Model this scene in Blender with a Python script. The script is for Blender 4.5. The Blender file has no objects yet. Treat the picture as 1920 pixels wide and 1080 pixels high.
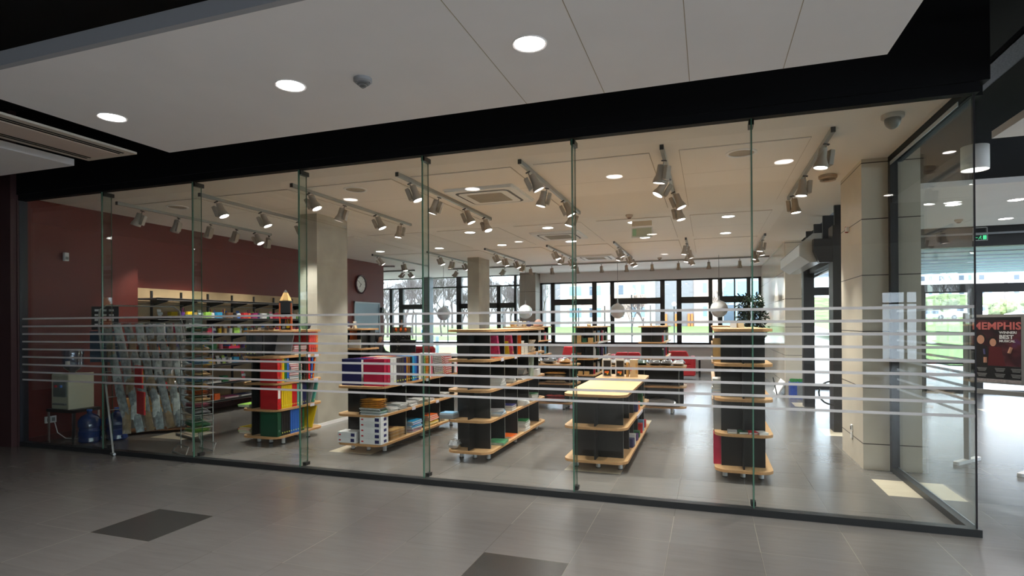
import bpy, bmesh, math, random
from mathutils import Vector, Matrix, Euler
random.seed(7)
SC = bpy.context.scene
COL = SC.collection
PI = math.pi

# ------------------------------------------------------------------ helpers
def lin(c):
    return tuple(((v / 255) / 12.92 if v / 255 <= .04045 else ((v / 255 + .055) / 1.055) ** 2.4) for v in c)

_M = {}
def mat(name, rgb=(128, 128, 128), rough=.6, metal=0., spec=.5, var=0., scale=8., bump=0., coat=0., stretch=(1, 1, 1), rvar=0.):
    if name in _M: return _M[name]
    m = bpy.data.materials.new(name); m.use_nodes = True
    nt = m.node_tree; N = nt.nodes; L = nt.links; b = N['Principled BSDF']
    c = lin(rgb)
    b.inputs['Base Color'].default_value = (*c, 1)
    b.inputs['Roughness'].default_value = rough
    b.inputs['Metallic'].default_value = metal
    b.inputs['Specular IOR Level'].default_value = spec
    b.inputs['Coat Weight'].default_value = coat
    if var or bump or rvar:
        tc = N.new('ShaderNodeTexCoord'); mp = N.new('ShaderNodeMapping'); mp.inputs['Scale'].default_value = stretch
        nz = N.new('ShaderNodeTexNoise'); nz.inputs['Scale'].default_value = scale; nz.inputs['Detail'].default_value = 4
        L.new(tc.outputs['Object'], mp.inputs[0]); L.new(mp.outputs[0], nz.inputs['Vector'])
        if var:
            mr = N.new('ShaderNodeMapRange'); mr.inputs[1].default_value = .3; mr.inputs[2].default_value = .7
            mr.inputs[3].default_value = 1 - var; mr.inputs[4].default_value = 1 + var
            L.new(nz.outputs[0], mr.inputs[0])
            mx = N.new('ShaderNodeVectorMath'); mx.operation = 'SCALE'; mx.inputs[0].default_value = c
            L.new(mr.outputs[0], mx.inputs['Scale']); L.new(mx.outputs[0], b.inputs['Base Color'])
        if bump:
            bp = N.new('ShaderNodeBump'); bp.inputs['Strength'].default_value = bump; bp.inputs['Distance'].default_value = .01
            L.new(nz.outputs[0], bp.inputs['Height']); L.new(bp.outputs[0], b.inputs['Normal'])
        if rvar:
            m2 = N.new('ShaderNodeMapRange'); m2.inputs[3].default_value = rough - rvar; m2.inputs[4].default_value = rough + rvar
            L.new(nz.outputs[0], m2.inputs[0]); L.new(m2.outputs[0], b.inputs['Roughness'])
    _M[name] = m
    return m

def emis(name, rgb, s):
    if name in _M: return _M[name]
    m = bpy.data.materials.new(name); m.use_nodes = True
    b = m.node_tree.nodes['Principled BSDF']
    b.inputs['Base Color'].default_value = (*lin(rgb), 1)
    b.inputs['Emission Color'].default_value = (*lin(rgb), 1); b.inputs['Emission Strength'].default_value = s
    _M[name] = m
    return m

def glass_mat(name, tint, refl=1.0, rough=0.):
    """thin clear sheet: transparent with Schlick reflection, alike from both sides"""
    if name in _M: return _M[name]
    m = bpy.data.materials.new(name); m.use_nodes = True
    nt = m.node_tree; N = nt.nodes; L = nt.links; N.clear()
    o = N.new('ShaderNodeOutputMaterial'); mx = N.new('ShaderNodeMixShader'); t = N.new('ShaderNodeBsdfTransparent')
    g = N.new('ShaderNodeBsdfGlossy'); lw = N.new('ShaderNodeLayerWeight'); lw.inputs[0].default_value = .5
    p = N.new('ShaderNodeMath'); p.operation = 'POWER'; p.inputs[1].default_value = 5
    k = N.new('ShaderNodeMath'); k.operation = 'MULTIPLY_ADD'; k.use_clamp = True; k.inputs[1].default_value = .96 * refl; k.inputs[2].default_value = .04 * refl
    t.inputs[0].default_value = (*tint, 1); g.inputs['Roughness'].default_value = rough
    L.new(lw.outputs['Facing'], p.inputs[0]); L.new(p.outputs[0], k.inputs[0])
    L.new(k.outputs[0], mx.inputs[0]); L.new(t.outputs[0], mx.inputs[1]); L.new(g.outputs[0], mx.inputs[2]); L.new(mx.outputs[0], o.inputs[0])
    _M[name] = m
    return m

class MB:
    def __init__(s): s.bm = bmesh.new(); s.mi = 0
    def _f(s, vs):
        try:
            f = s.bm.faces.new(vs); f.material_index = s.mi; return f
        except ValueError: return None
    def box(s, x0, x1, y0, y1, z0, z1, mi=None, M=None):
        if mi is not None: s.mi = mi
        P = [(x, y, z) for z in (z0, z1) for y in (y0, y1) for x in (x0, x1)]
        v = [s.bm.verts.new((M @ Vector(p)) if M else p) for p in P]
        for a in ((0, 2, 3, 1), (4, 5, 7, 6), (0, 1, 5, 4), (2, 6, 7, 3), (0, 4, 6, 2), (1, 3, 7, 5)): s._f([v[i] for i in a])
        return s
    def quad(s, pts, mi=None):
        if mi is not None: s.mi = mi
        s._f([s.bm.verts.new(p) for p in pts]); return s
    def prism(s, poly, z0, z1, mi=None, M=None, mtop=None):
        if mi is not None: s.mi = mi
        T = (lambda p: M @ Vector(p)) if M else (lambda p: p)
        a = [s.bm.verts.new(T((x, y, z0))) for x, y in poly]; b = [s.bm.verts.new(T((x, y, z1))) for x, y in poly]
        n = len(poly)
        for i in range(n): s._f([a[i], a[(i + 1) % n], b[(i + 1) % n], b[i]])
        k = s.mi
        if mtop is not None: s.mi = mtop
        s._f(a[::-1]); s._f(b); s.mi = k
        return s
    def lathe(s, prof, seg=20, c=(0, 0, 0), mi=None, M=None, cap=True):
        if mi is not None: s.mi = mi
        T = (lambda p: M @ Vector(p)) if M else (lambda p: p)
        R = []
        for r, z in prof:
            R.append([s.bm.verts.new(T((c[0] + r * math.cos(2 * PI * i / seg), c[1] + r * math.sin(2 * PI * i / seg), c[2] + z))) for i in range(seg)])
        for a, b in zip(R, R[1:]):
            for i in range(seg): s._f([a[i], a[(i + 1) % seg], b[(i + 1) % seg], b[i]])
        if cap: s._f(R[0][::-1]); s._f(R[-1])
        return s
    def cyl(s, c, r, h, seg=16, mi=None, M=None): return s.lathe([(r, 0), (r, h)], seg, c, mi, M)
    def tube(s, pts, r, seg=8, mi=None, rs=None):
        if mi is not None: s.mi = mi
        pts = [Vector(p) for p in pts]; R = []
        for i, p in enumerate(pts):
            d = (pts[min(i + 1, len(pts) - 1)] - pts[max(i - 1, 0)]).normalized()
            u = d.cross(Vector((0, 0, 1)) if abs(d.z) < .95 else Vector((1, 0, 0))).normalized(); w = d.cross(u)
            q = rs[i] if rs else r
            R.append([s.bm.verts.new(p + u * q * math.cos(2 * PI * k / seg) + w * q * math.sin(2 * PI * k / seg)) for k in range(seg)])
        for a, b in zip(R, R[1:]):
            for i in range(seg): s._f([a[i], a[(i + 1) % seg], b[(i + 1) % seg], b[i]])
        s._f(R[0][::-1]); s._f(R[-1])
        return s
    def sphere(s, c, r, sx=1, sy=1, sz=1, u=16, v=10, mi=None):
        if mi is not None: s.mi = mi
        g = bmesh.ops.create_uvsphere(s.bm, u_segments=u, v_segments=v, radius=r)
        for vv in g['verts']: vv.co = Vector((vv.co.x * sx + c[0], vv.co.y * sy + c[1], vv.co.z * sz + c[2]))
        fs = {f for vv in g['verts'] for f in vv.link_faces}
        for f in fs: f.material_index = s.mi
        return s
    def pillow(s, c, a, b, h, mi=None, seed=0, nx=10, ny=8):
        """soft folded pack: superellipse plan, wrinkled top"""
        if mi is not None: s.mi = mi
        rnd = random.Random(seed); ph = [rnd.uniform(0, 6) for _ in range(4)]
        def top(i, j, sg):
            x = -1 + 2 * i / nx; y = -1 + 2 * j / ny
            e = max(0, (1 - abs(x) ** 4) * (1 - abs(y) ** 4)) ** .4
            w = 1 + .18 * math.sin(5 * x + ph[0] + 3 * y) + .12 * math.sin(9 * y + ph[1])
            z = h / 2 + sg * h / 2 * e * (w if sg > 0 else .9)
            return (c[0] + x * a / 2, c[1] + y * b / 2, c[2] + max(z, .001))
        G = {}
        for sg in (1, -1):
            for i in range(nx + 1):
                for j in range(ny + 1):
                    if sg == -1 and (i in (0, nx) or j in (0, ny)): G[sg, i, j] = G[1, i, j]
                    else: G[sg, i, j] = s.bm.verts.new(top(i, j, sg))
        for sg in (1, -1):
            for i in range(nx):
                for j in range(ny):
                    q = [G[sg, i, j], G[sg, i + 1, j], G[sg, i + 1, j + 1], G[sg, i, j + 1]]
                    s._f(q if sg > 0 else q[::-1])
        return s
    def mesh(s, name, mats, smooth=False, bevel=0):
        if bevel:
            try: bmesh.ops.bevel(s.bm, geom=[e for e in s.bm.edges], offset=bevel, segments=1, affect='EDGES', clamp_overlap=True)
            except Exception: pass
        bmesh.ops.recalc_face_normals(s.bm, faces=s.bm.faces)
        me = bpy.data.meshes.new(name); s.bm.to_mesh(me); s.bm.free()
        for m in (mats if isinstance(mats, (list, tuple)) else [mats]): me.materials.append(m)
        if smooth:
            me.polygons.foreach_set('use_smooth', [True] * len(me.polygons))
            try: me.set_sharp_from_angle(angle=math.radians(35))
            except Exception: pass
        return me

def obj(name, m, mats, parent=None, smooth=False, bevel=0, loc=None, rot=None):
    me = m.mesh(name, mats, smooth, bevel) if isinstance(m, MB) else m
    o = bpy.data.objects.new(name, me); COL.objects.link(o)
    if parent: o.parent = parent
    if loc: o.location = loc
    if rot: o.rotation_euler = rot
    return o
def tag(o, label, cat, group=None, kind=None):
    o['label'] = label; o['category'] = cat
    if group: o['group'] = group
    if kind: o['kind'] = kind
    return o
def thing(name, label, cat, loc=(0, 0, 0), rz=0, group=None, kind=None):
    o = bpy.data.objects.new(name, None); COL.objects.link(o); o.location = loc; o.rotation_euler = (0, 0, rz)
    return tag(o, label, cat, group, kind)
def struct(name, m, mats, parent=None, **k):
    o = obj(name, m, mats, parent, **k)
    if not parent: o['kind'] = 'structure'
    return o
def sroot(name):
    o = bpy.data.objects.new(name, None); COL.objects.link(o); o['kind'] = 'structure'; return o
def dup(root, loc=None, rot=None, label=None, group=None, sc=None):
    r = root.copy(); COL.objects.link(r)
    if loc is not None: r.location = loc
    if rot is not None: r.rotation_euler = rot
    if sc is not None: r.scale = sc
    if label: r['label'] = label
    if group: r['group'] = group
    for ch in list(root.children):
        c = ch.copy(); COL.objects.link(c); c.parent = r
        for g in ch.children:
            d = g.copy(); COL.objects.link(d); d.parent = c
    return r
ORD = ['first', 'second', 'third', 'fourth', 'fifth', 'sixth', 'seventh', 'eighth', 'ninth', 'tenth', 'eleventh', 'twelfth', 'thirteenth', 'fourteenth', 'fifteenth', 'sixteenth', 'seventeenth', 'eighteenth', 'nineteenth', 'twentieth'] + ['%d%s' % (n, 'st' if n == 21 else 'nd' if n == 22 else 'rd' if n == 23 else 'th') for n in range(21, 40)]
def text_mesh(txt, size, extr=.001, align='LEFT', bold=0.):
    cu = bpy.data.curves.new('lettering', 'FONT'); cu.body = txt; cu.size = size; cu.extrude = extr; cu.align_x = align; cu.offset = bold
    cu.resolution_u = 2
    o = bpy.data.objects.new('lettering', cu); COL.objects.link(o)
    bpy.context.view_layer.update()
    me = bpy.data.meshes.new_from_object(o.evaluated_get(bpy.context.evaluated_depsgraph_get()))
    bpy.data.objects.remove(o); bpy.data.curves.remove(cu)
    return me
def text(name, txt, size, m, parent, loc, rot, bold=0.):
    me = text_mesh(txt, size, bold=bold); me.materials.clear(); me.materials.append(m)
    return obj(name, me, None, parent, loc=loc, rot=rot)

# ------------------------------------------------------------------ materials
def floor_mat():
    m = bpy.data.materials.new('stone_tile_floor'); m.use_nodes = True
    nt = m.node_tree; N = nt.nodes; L = nt.links; b = N['Principled BSDF']
    tc = N.new('ShaderNodeTexCoord'); sp = N.new('ShaderNodeSeparateXYZ'); L.new(tc.outputs['Object'], sp.inputs[0])
    def M(op, a, bb=None, c=None):
        n = N.new('ShaderNodeMath'); n.operation = op
        for i, v in enumerate((a, bb, c)):
            if v is None: continue
            if isinstance(v, (int, float)): n.inputs[i].default_value = v
            else: L.new(v, n.inputs[i])
        return n.outputs[0]
    u = M('DIVIDE', M('SUBTRACT', sp.outputs[0], 1.53), .6); v = M('DIVIDE', M('SUBTRACT', sp.outputs[1], 5.98), .58)
    fu, fv = M('FRACT', u), M('FRACT', v)
    def edge(f, w): return M('MAXIMUM', M('LESS_THAN', f, w), M('GREATER_THAN', f, 1 - w))
    grout = M('MAXIMUM', edge(fu, .0035), edge(fv, .0025))
    iu, iv = M('FLOOR', M('ADD', u, 100)), M('FLOOR', M('ADD', v, 100))
    acc = M('MULTIPLY', M('COMPARE', M('MODULO', iu, 5.), 0, .1), M('COMPARE', M('MODULO', iv, 5.), 0, .1))
    # per-tile tone and streaks
    cb = N.new('ShaderNodeCombineXYZ'); L.new(iu, cb.inputs[0]); L.new(iv, cb.inputs[1])
    wn = N.new('ShaderNodeTexWhiteNoise'); L.new(cb.outputs[0], wn.inputs['Vector'])
    mp = N.new('ShaderNodeMapping'); mp.inputs['Scale'].default_value = (1.2, 9, 1); L.new(tc.outputs['Object'], mp.inputs[0])
    nz = N.new('ShaderNodeTexNoise'); nz.inputs['Scale'].default_value = 2.2; nz.inputs['Detail'].default_value = 6; nz.inputs['Roughness'].default_value = .65
    L.new(mp.outputs[0], nz.inputs['Vector'])
    n2 = N.new('ShaderNodeTexNoise'); n2.inputs['Scale'].default_value = 1.1; L.new(tc.outputs['Object'], n2.inputs['Vector'])
    tone = M('ADD', M('ADD', M('MULTIPLY', M('SUBTRACT', nz.outputs[0], .5), .34), M('MULTIPLY', M('SUBTRACT', wn.outputs[0], .5), .10)), M('ADD', 1, M('MULTIPLY', M('SUBTRACT', n2.outputs[0], .5), .2)))
    def sc(col, t):
        x = N.new('ShaderNodeVectorMath'); x.operation = 'SCALE'; x.inputs[0].default_value = col; L.new(t, x.inputs['Scale']); return x.outputs[0]
    def mix(f, a, bb):
        x = N.new('ShaderNodeMix'); x.data_type = 'RGBA'; L.new(f, x.inputs[0])
        for i, q in ((6, a), (7, bb)):
            if isinstance(q, tuple): x.inputs[i].default_value = (*q, 1)
            else: L.new(q, x.inputs[i])
        return x.outputs[2]
    base = sc(lin((108, 105, 101)), tone)
    inside = M('GREATER_THAN', sp.outputs[1], 5.0)
    ac = mix(inside, sc(lin((58, 57, 54)), tone), sc(lin((205, 195, 172)), tone))
    c1 = mix(acc, base, ac)
    # grout: sand-coloured across the tiles, thinner dark along them
    gr = mix(M('LESS_THAN', wn.outputs[0], .55), lin((150, 143, 130)), lin((84, 80, 76)))
    c2 = mix(M('MULTIPLY', grout, .75), c1, gr)
    L.new(c2, b.inputs['Base Color'])
    L.new(M('ADD', .235, M('MULTIPLY', n2.outputs[0], .05)), b.inputs['Roughness'])
    b.inputs['Specular IOR Level'].default_value = .7
    return m
M_floor = floor_mat()

def stone_mat(name, rgb, rough, spec=.4, zoff=.303):
    m = bpy.data.materials.new(name); m.use_nodes = True
    nt = m.node_tree; N = nt.nodes; L = nt.links; b = N['Principled BSDF']
    tc = N.new('ShaderNodeTexCoord'); sp = N.new('ShaderNodeSeparateXYZ'); L.new(tc.outputs['Object'], sp.inputs[0])
    def M(op, a, bb=None, c=None):
        n = N.new('ShaderNodeMath'); n.operation = op
        for i, v in enumerate((a, bb, c)):
            if v is None: continue
            if isinstance(v, (int, float)): n.inputs[i].default_value = v
            else: L.new(v, n.inputs[i])
        return n.outputs[0]
    f = M('FRACT', M('DIVIDE', M('SUBTRACT', sp.outputs[2], zoff - 6), .597))
    g = M('MAXIMUM', M('LESS_THAN', f, .008), M('GREATER_THAN', f, .992))
    nz = N.new('ShaderNodeTexNoise'); nz.inputs['Scale'].default_value = 3.5; nz.inputs['Detail'].default_value = 7; nz.inputs['Roughness'].default_value = .6
    L.new(tc.outputs['Object'], nz.inputs['Vector'])
    t = M('ADD', .86, M('MULTIPLY', nz.outputs[0], .28))
    x = N.new('ShaderNodeVectorMath'); x.operation = 'SCALE'; x.inputs[0].default_value = lin(rgb); L.new(t, x.inputs['Scale'])
    mx = N.new('ShaderNodeMix'); mx.data_type = 'RGBA'; L.new(g, mx.inputs[0]); L.new(x.outputs[0], mx.inputs[6]); mx.inputs[7].default_value = (*lin((60, 52, 44)), 1)
    L.new(mx.outputs[2], b.inputs['Base Color']); b.inputs['Roughness'].default_value = rough; b.inputs['Specular IOR Level'].default_value = spec
    return m
M_stone = stone_mat('sandstone_cladding', (206, 196, 178), .45)
M_stone_gl = stone_mat('polished_sandstone_cladding', (222, 214, 200), .16, .6)
M_conc = mat('fair_faced_concrete', (160, 155, 142), .75, var=.12, scale=3)
M_concl = mat('pale_concrete', (170, 168, 162), .75, var=.1, scale=3)
M_red = mat('brick_red_paint', (92, 28, 18), .55, var=.03, scale=2)
M_ceil = mat('warm_white_ceiling', (240, 234, 226), .8, var=.015, scale=2)
M_ceil_out = mat('grey_white_ceiling_panel', (240, 240, 243), .7, var=.02, scale=2)
M_seam = mat('ceiling_seam', (168, 158, 142), .9)
M_black = mat('matt_black_paint', (7, 8, 11), .7, spec=.2)
M_void = mat('dark_ceiling_void', (9, 9, 11), .9)
M_frame = mat('anthracite_window_frame', (44, 42, 42), .45)
M_rail = mat('dark_floor_rail', (30, 33, 34), .4)
M_glass = glass_mat('clear_shopfront_glass', (.965, .985, .975), 1.0)
M_glassedge = mat('green_glass_edge', (70, 110, 92), .2, spec=.8)
M_fin = glass_mat('greenish_fin_glass', (.86, .92, .89), 1.)
M_wglass = glass_mat('window_pane_glass', (.97, .98, .98), .8)
M_white = mat('white_paint', (228, 228, 226), .6)
M_offwhite = mat('off_white_plaster', (226, 224, 222), .8)
M_birch = mat('birch_shelf_board', (198, 160, 114), .45, var=.08, scale=6, stretch=(14, 1, 14))
M_edge = mat('plywood_edge', (186, 140, 92), .6, var=.1, scale=30)
M_blackpanel = mat('black_laminate', (17, 18, 17), .42, var=.12, scale=4)
M_pedge = mat('grey_panel_edge', (112, 116, 112), .6)
M_track = mat('grey_light_track', (150, 152, 148), .45, metal=.3)
M_spot = mat('taupe_grey_spotlight_enamel', (160, 150, 138), .45)
M_spotd = mat('dark_adapter', (34, 34, 34), .5)
M_lens = emis('spotlight_lens', (255, 250, 252), 14)
M_dl = emis('downlight_diffuser', (255, 252, 250), 9)
M_dlo = emis('hall_downlight_diffuser', (255, 246, 244), 16)
M_ring = mat('white_trim_ring', (235, 234, 232), .4)
M_chrome = mat('brushed_chrome', (190, 190, 190), .28, metal=1.)
M_grey = mat('mid_grey_plastic', (120, 122, 122), .5)
M_paper = mat('white_paper', (226, 224, 216), .85)
M_dark = mat('black_plastic', (24, 24, 26), .4)

def stripe_mat():
    m = bpy.data.materials.new('frosted_vinyl_stripe'); m.use_nodes = True
    N = m.node_tree.nodes; L = m.node_tree.links; N.clear()
    o = N.new('ShaderNodeOutputMaterial'); mx = N.new('ShaderNodeMixShader'); t = N.new('ShaderNodeBsdfTransparent')
    a = N.new('ShaderNodeMixShader'); d = N.new('ShaderNodeBsdfDiffuse'); tr = N.new('ShaderNodeBsdfTranslucent')
    d.inputs[0].default_value = (.80, .80, .81, 1); tr.inputs[0].default_value = (.80, .80, .81, 1)
    a.inputs[0].default_value = .5; mx.inputs[0].default_value = .78
    L.new(d.outputs[0], a.inputs[1]); L.new(tr.outputs[0], a.inputs[2]); L.new(t.outputs[0], mx.inputs[1]); L.new(a.outputs[0], mx.inputs[2]); L.new(mx.outputs[0], o.inputs[0])
    return m
M_stripe = stripe_mat()
_colm = {}
def cm(rgb, rough=.45):
    k = (rgb, rough)
    if k not in _colm: _colm[k] = mat('print_colour_%02x%02x%02x_%d' % (*rgb, int(rough * 100)), rgb, rough, var=.05, scale=12)
    return _colm[k]

XL, XR, YF, H = -8.64, 1.849, 5.05, 3.30       # left shop wall, glass corner, shopfront plane, shop ceiling
YW = 19.1                                        # far window wall
# ------------------------------------------------------------------ structure
f = MB(); f.box(-16, 14, -14, 19.3, -.12, 0); struct('floor', f, M_floor)
c = MB(); c.box(-13.5, 1.88, 5.12, YW, H, H + .12, 0)
for (x0, x1, y0, y1) in [(-.28 + .02, .92, 5.95, 8.86), (-1.78, -.56, 5.95, 8.86), (-3.28, -2.05, 5.95, 8.86), (-4.78, -3.55, 5.95, 8.86), (-6.25, -5.05, 5.95, 8.86), (-7.75, -6.55, 5.95, 8.86)] + [(a, a + 1.2, b, b + 2.4) for a in (-.26, -1.77, -3.25, -4.75, -6.25, -7.75) for b in (9.6, 12.4)]:
    c.box(x0 - .006, x1 + .006, y0 - .006, y1 + .006, H - .003, H, 1)
    c.box(x0, x1, y0, y1, H - .009, H - .003, 0)
    for yy in (y0 + .33 * (y1 - y0) if y0 < 6 else y0 + .5 * (y1 - y0),): c.box(x0, x1, yy, yy + .003, H - .0095, H - .009, 1)
struct('ceiling', c, [M_ceil, M_seam])
# dark ceiling void over the hall and the shop
v = MB(); v.box(-16, 14, -14, YW + .3, 4.4, 4.5); struct('ceiling', v, M_void)
# hanging ceiling panels of the hall
HO = 3.295; KO = .85       # hall panels: height and grid factor
def slab(x0, x1, y0, y1, z=3.295, seams=(), t=.07, xs=True):
    x0, x1, y0, y1 = x0 * KO, x1 * KO, y0 * KO, y1 * KO; seams = [q * KO for q in seams]; s = MB(); s.box(x0, x1, y0, y1, z, z + t, 0)
    for q in seams: s.box(q - .0025, q + .0025, y0, y1, z - .0006, z, 1)
    return struct('ceiling', s, [M_ceil_out, M_seam])
slab(-5.95, 1.30, 2.95, 5.03, seams=[1.30 - .717 * k for k in range(1, 5)])
slab(-12.5, -7.55, -3, 5.03)
slab(3.0, 12, .5, 7.75); slab(3.05, 12, 10.3, 14.8)
slab(-5.95, 1.3, -8, .6); slab(-12.5, -7.55, -9, -3.6)
tr = MB(); tr.box(-5.97 * KO, 1.3 * KO, 2.90 * KO, 2.95 * KO, 3.29, 3.385); struct('trim_1', tr, mat('grey_blue_panel_fascia', (160, 164, 172), .5))
# beams above the glass
b = MB(); b.box(-9.4, 1.93, 5.0, 5.12, 3.31, 4.4); b.box(-9.4, 1.875, 5.02, 5.10, 3.235, 3.31)
struct('trim_2', b, M_black)
b = MB(); b.box(1.80, 1.93, 5.12, 6.97, 3.24, 4.4); struct('trim_3', b, M_black)
# brown brick-red left end
w = MB(); w.box(-9.6, XL, 5.12, 6.72, 0, H); struct('wall_left', w, M_red)
w = MB(); w.box(-9.6, -8.86, 6.72, 14.42, 0, H); struct('wall_left', w, M_red)
w = MB(); w.box(-16, -8.60, 4.93, 5.12, 0, 4.4); w.box(-8.60, -8.585, 5.0, 5.1, 0, 3.235); struct('wall_front', w, mat('dark_maroon_paint', (62, 36, 36), .6))
w = MB(); w.box(-13.5, -13.3, 5.12, YW, 0, H); struct('wall_left', w, M_offwhite)
w = MB(); w.box(-13.3, -9.6, 5.12, 5.3, 0, H); struct('wall_front', w, M_offwhite)
# baseboards
bb = MB(); bb.box(XL, XL + .012, 5.12, 6.72, 0, .08); bb.box(-8.86, -8.848, 6.72, 14.42, 0, .08); struct('baseboard_left', bb, mat('dark_red_base', (74, 22, 18), .5))
# hall walls behind and beside the camera
w = MB(); w.box(-16, -15.8, -14, 5, 0, 4.4); struct('wall_left', w, mat('hall_grey_wall', (176, 174, 172), .8))
w = MB()
for x0, x1, z0, z1 in ((-16, 5.96, 0, 4.4), (7.07, 14, 0, 4.4), (5.96, 7.07, 0, .16), (5.96, 7.07, 2.67, 4.4)): w.box(x0, x1, -14, -13.8, z0, z1)
struct('wall_back', w, _M['hall_grey_wall'])
wf = MB()
for a, b in ((5.92, 5.98), (6.66, 6.74), (7.05, 7.1)): wf.box(a, b, -13.9, -13.82, .16, 2.67)
for z in (.16, 2.2, 2.62): wf.box(5.96, 7.07, -13.9, -13.82, z, z + .06)
wr = sroot('window_5'); obj('window_frame', wf, M_frame, wr)
p = MB(); p.box(5.96, 7.07, -13.87, -13.86, .16, 2.67); obj('pane', p, M_wglass, wr)
w = MB(); w.box(13.8, 14, -14, 15.1, 0, .3); w.box(13.8, 14, -14, 15.1, 3.4, 4.4)
for y in (-14, -9.4, -4.6, .2, 5.0, 9.8, 14.9): w.box(13.8, 14, y, y + .2, .3, 3.4)
struct('wall_right', w, _M['hall_grey_wall'])
wr = sroot('added_side_window')  # unseen side glazing, added to bring daylight onto the hall floor
for y in (-13.8, -9.2, -4.4, .4, 5.2, 10.0):
    p = MB(); p.box(13.88, 13.89, y, y + 4.8, .3, 3.4); obj('pane', p, M_wglass, wr)
    p = MB(); p.box(13.86, 13.93, y + 2.3, y + 2.38, .3, 3.4); obj('mullion', p, M_frame, wr)
# concrete and stone columns
s = MB(); s.box(-6.01, -5.68, 7.34, 8.12, 0, H, 0); s.box(-6.018, -5.672, 7.332, 8.128, 0, .05, 1); struct('wall_column', s, [M_conc, M_offwhite])
s = MB(); s.box(-5.88, -5.56, 13.62, 14.36, 0, H); struct('wall_column', s, M_conc)
s = MB(); s.box(1.555, 2.09, 6.97, 7.97, 0, 4.4); struct('wall_column', s, M_stone)
s = MB(); s.box(1.55, 1.87, 13.36, 13.5, 0, H); struct('wall_column', s, M_stone)
s = MB(); s.box(1.55, 1.87, 13.5, YW, 0, H); struct('wall_right', s, M_stone_gl)
s = MB(); s.box(-6.06, -5.50, 18.5, YW, 0, H); struct('wall_column', s, stone_mat('grey_stone_column', (158, 152, 142), .6))
# far wall: sill wall and lintel on the right, full glazing on the left
w = MB(); w.box(-5.5, 1.55, YW - .05, YW + .2, 0, .83); w.box(-5.5, 1.55, YW - .05, YW + .2, 2.98, H)
w.box(-5.52, 1.55, YW - .14, YW - .05, .80, .83); struct('wall_far', w, M_offwhite)
def frame_rects(mb, rects, y0, y1):
    for x0, x1, z0, z1 in rects: mb.box(x0, x1, y0, y1, z0, z1)
wr = sroot('window_2')
R = MB()
frame_rects(R, [(-5.5, -5.43, .83, 2.98), (-5.13, -4.99, .83, 2.98), (-3.69, -3.54, .83, 2.98), (-3.08, -2.95, .83, 2.98), (-1.46, -1.32, .83, 2.98),
                (-.82 - .13, -.80, .83, 2.98), (.02, .14, .83, 2.98) , (.30, .43, .83, 2.98), (1.14, 1.25, .83, 2.98), (1.48, 1.55, .83, 2.98),
                (-5.5, 1.55, 2.93, 2.98), (-5.5, 1.55, .83, .94),
                (-5.0, -3.6, 2.20, 2.40), (-3.0, -1.4, 2.20, 2.40), (-.85, .05, 2.20, 2.40), (.4, 1.2, 2.20, 2.40), (.77, .81, .9, 2.95)], YW, YW + .1)
obj('window_frame', R, M_frame, wr)
p = MB(); p.box(-5.5, 1.55, YW + .05, YW + .056, .83, 2.98); obj('pane', p, M_wglass, wr)
wr = sroot('window_3'); R = MB()
frame_rects(R, [(-13.3, -6.06, 2.90, 2.95), (-13.3, -6.06, .86, .93), (-13.3, -6.06, 0, .12), (-13.3, -6.06, H - .03, H),
                (-11.48, -11.36, 0, 2.9), (-11.08, -10.9, 0, 2.9), (-10.02, -9.78, 0, H), (-8.69, -8.5, 0, H), (-7.12, -6.98, 0, 2.9), (-6.47, -6.38, 0, H), (-12.9, -12.8, 0, H),
                (-10.95, -9.9, 2.14, 2.32), (-8.6, -7.0, 2.14, 2.32), (-6.98, -6.4, 2.14, 2.32)], YW, YW + .12)
obj('window_frame', R, M_frame, wr)
p = MB(); p.box(-13.3, -6.06, YW + .05, YW + .056, 0, H); obj('pane', p, M_wglass, wr)
g = MB(); g.box(-9.93, -9.62, YW - .32, YW - .02, 0, H); struct('trim_4', g, mat('blue_grey_steel_post', (92, 104, 112), .5))
# hall glazing at the entrance (right) -------------------------------------------------
YH = 15.1
wr = sroot('window_4'); R = MB()
frame_rects(R, [(1.87, 14, 3.2, 4.4), (1.87, 14, 2.2, 2.39), (1.87, 14, 0, .07), (1.87, 1.97, 0, 3.2), (2.74, 2.86, 0, 2.2), (3.06, 3.2, 0, 2.2), (3.66, 3.78, 0, 3.2), (4.5, 4.61, 0, 2.2), (5.42, 5.54, 0, 2.2), (5.56, 5.66, 0, 2.2),
                (7.1, 7.2, 0, 3.2), (8.7, 8.8, 0, 3.2), (10.3, 10.4, 0, 3.2), (4.6, 5.45, .62, .68)], YH, YH + .1)
obj('window_frame', R, M_frame, wr)
p = MB(); p.box(1.87, 14, YH + .045, YH + .05, 0, 3.2); obj('pane', p, M_wglass, wr)
h = MB(); h.tube([(5.4, YH - .02, .85), (5.33, YH - .09, .95), (5.33, YH - .09, 1.2), (5.4, YH - .02, 1.28)], .014); obj('handle', h, M_dark, wr)
w = MB(); w.box(1.87, 14, YH - .25, YH, 3.62, 4.4, 0); w.box(1.9, 14, YH - .3, YH - .26, 3.42, 3.46, 1); struct('wall_far', w, [M_void, M_chrome])

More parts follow.
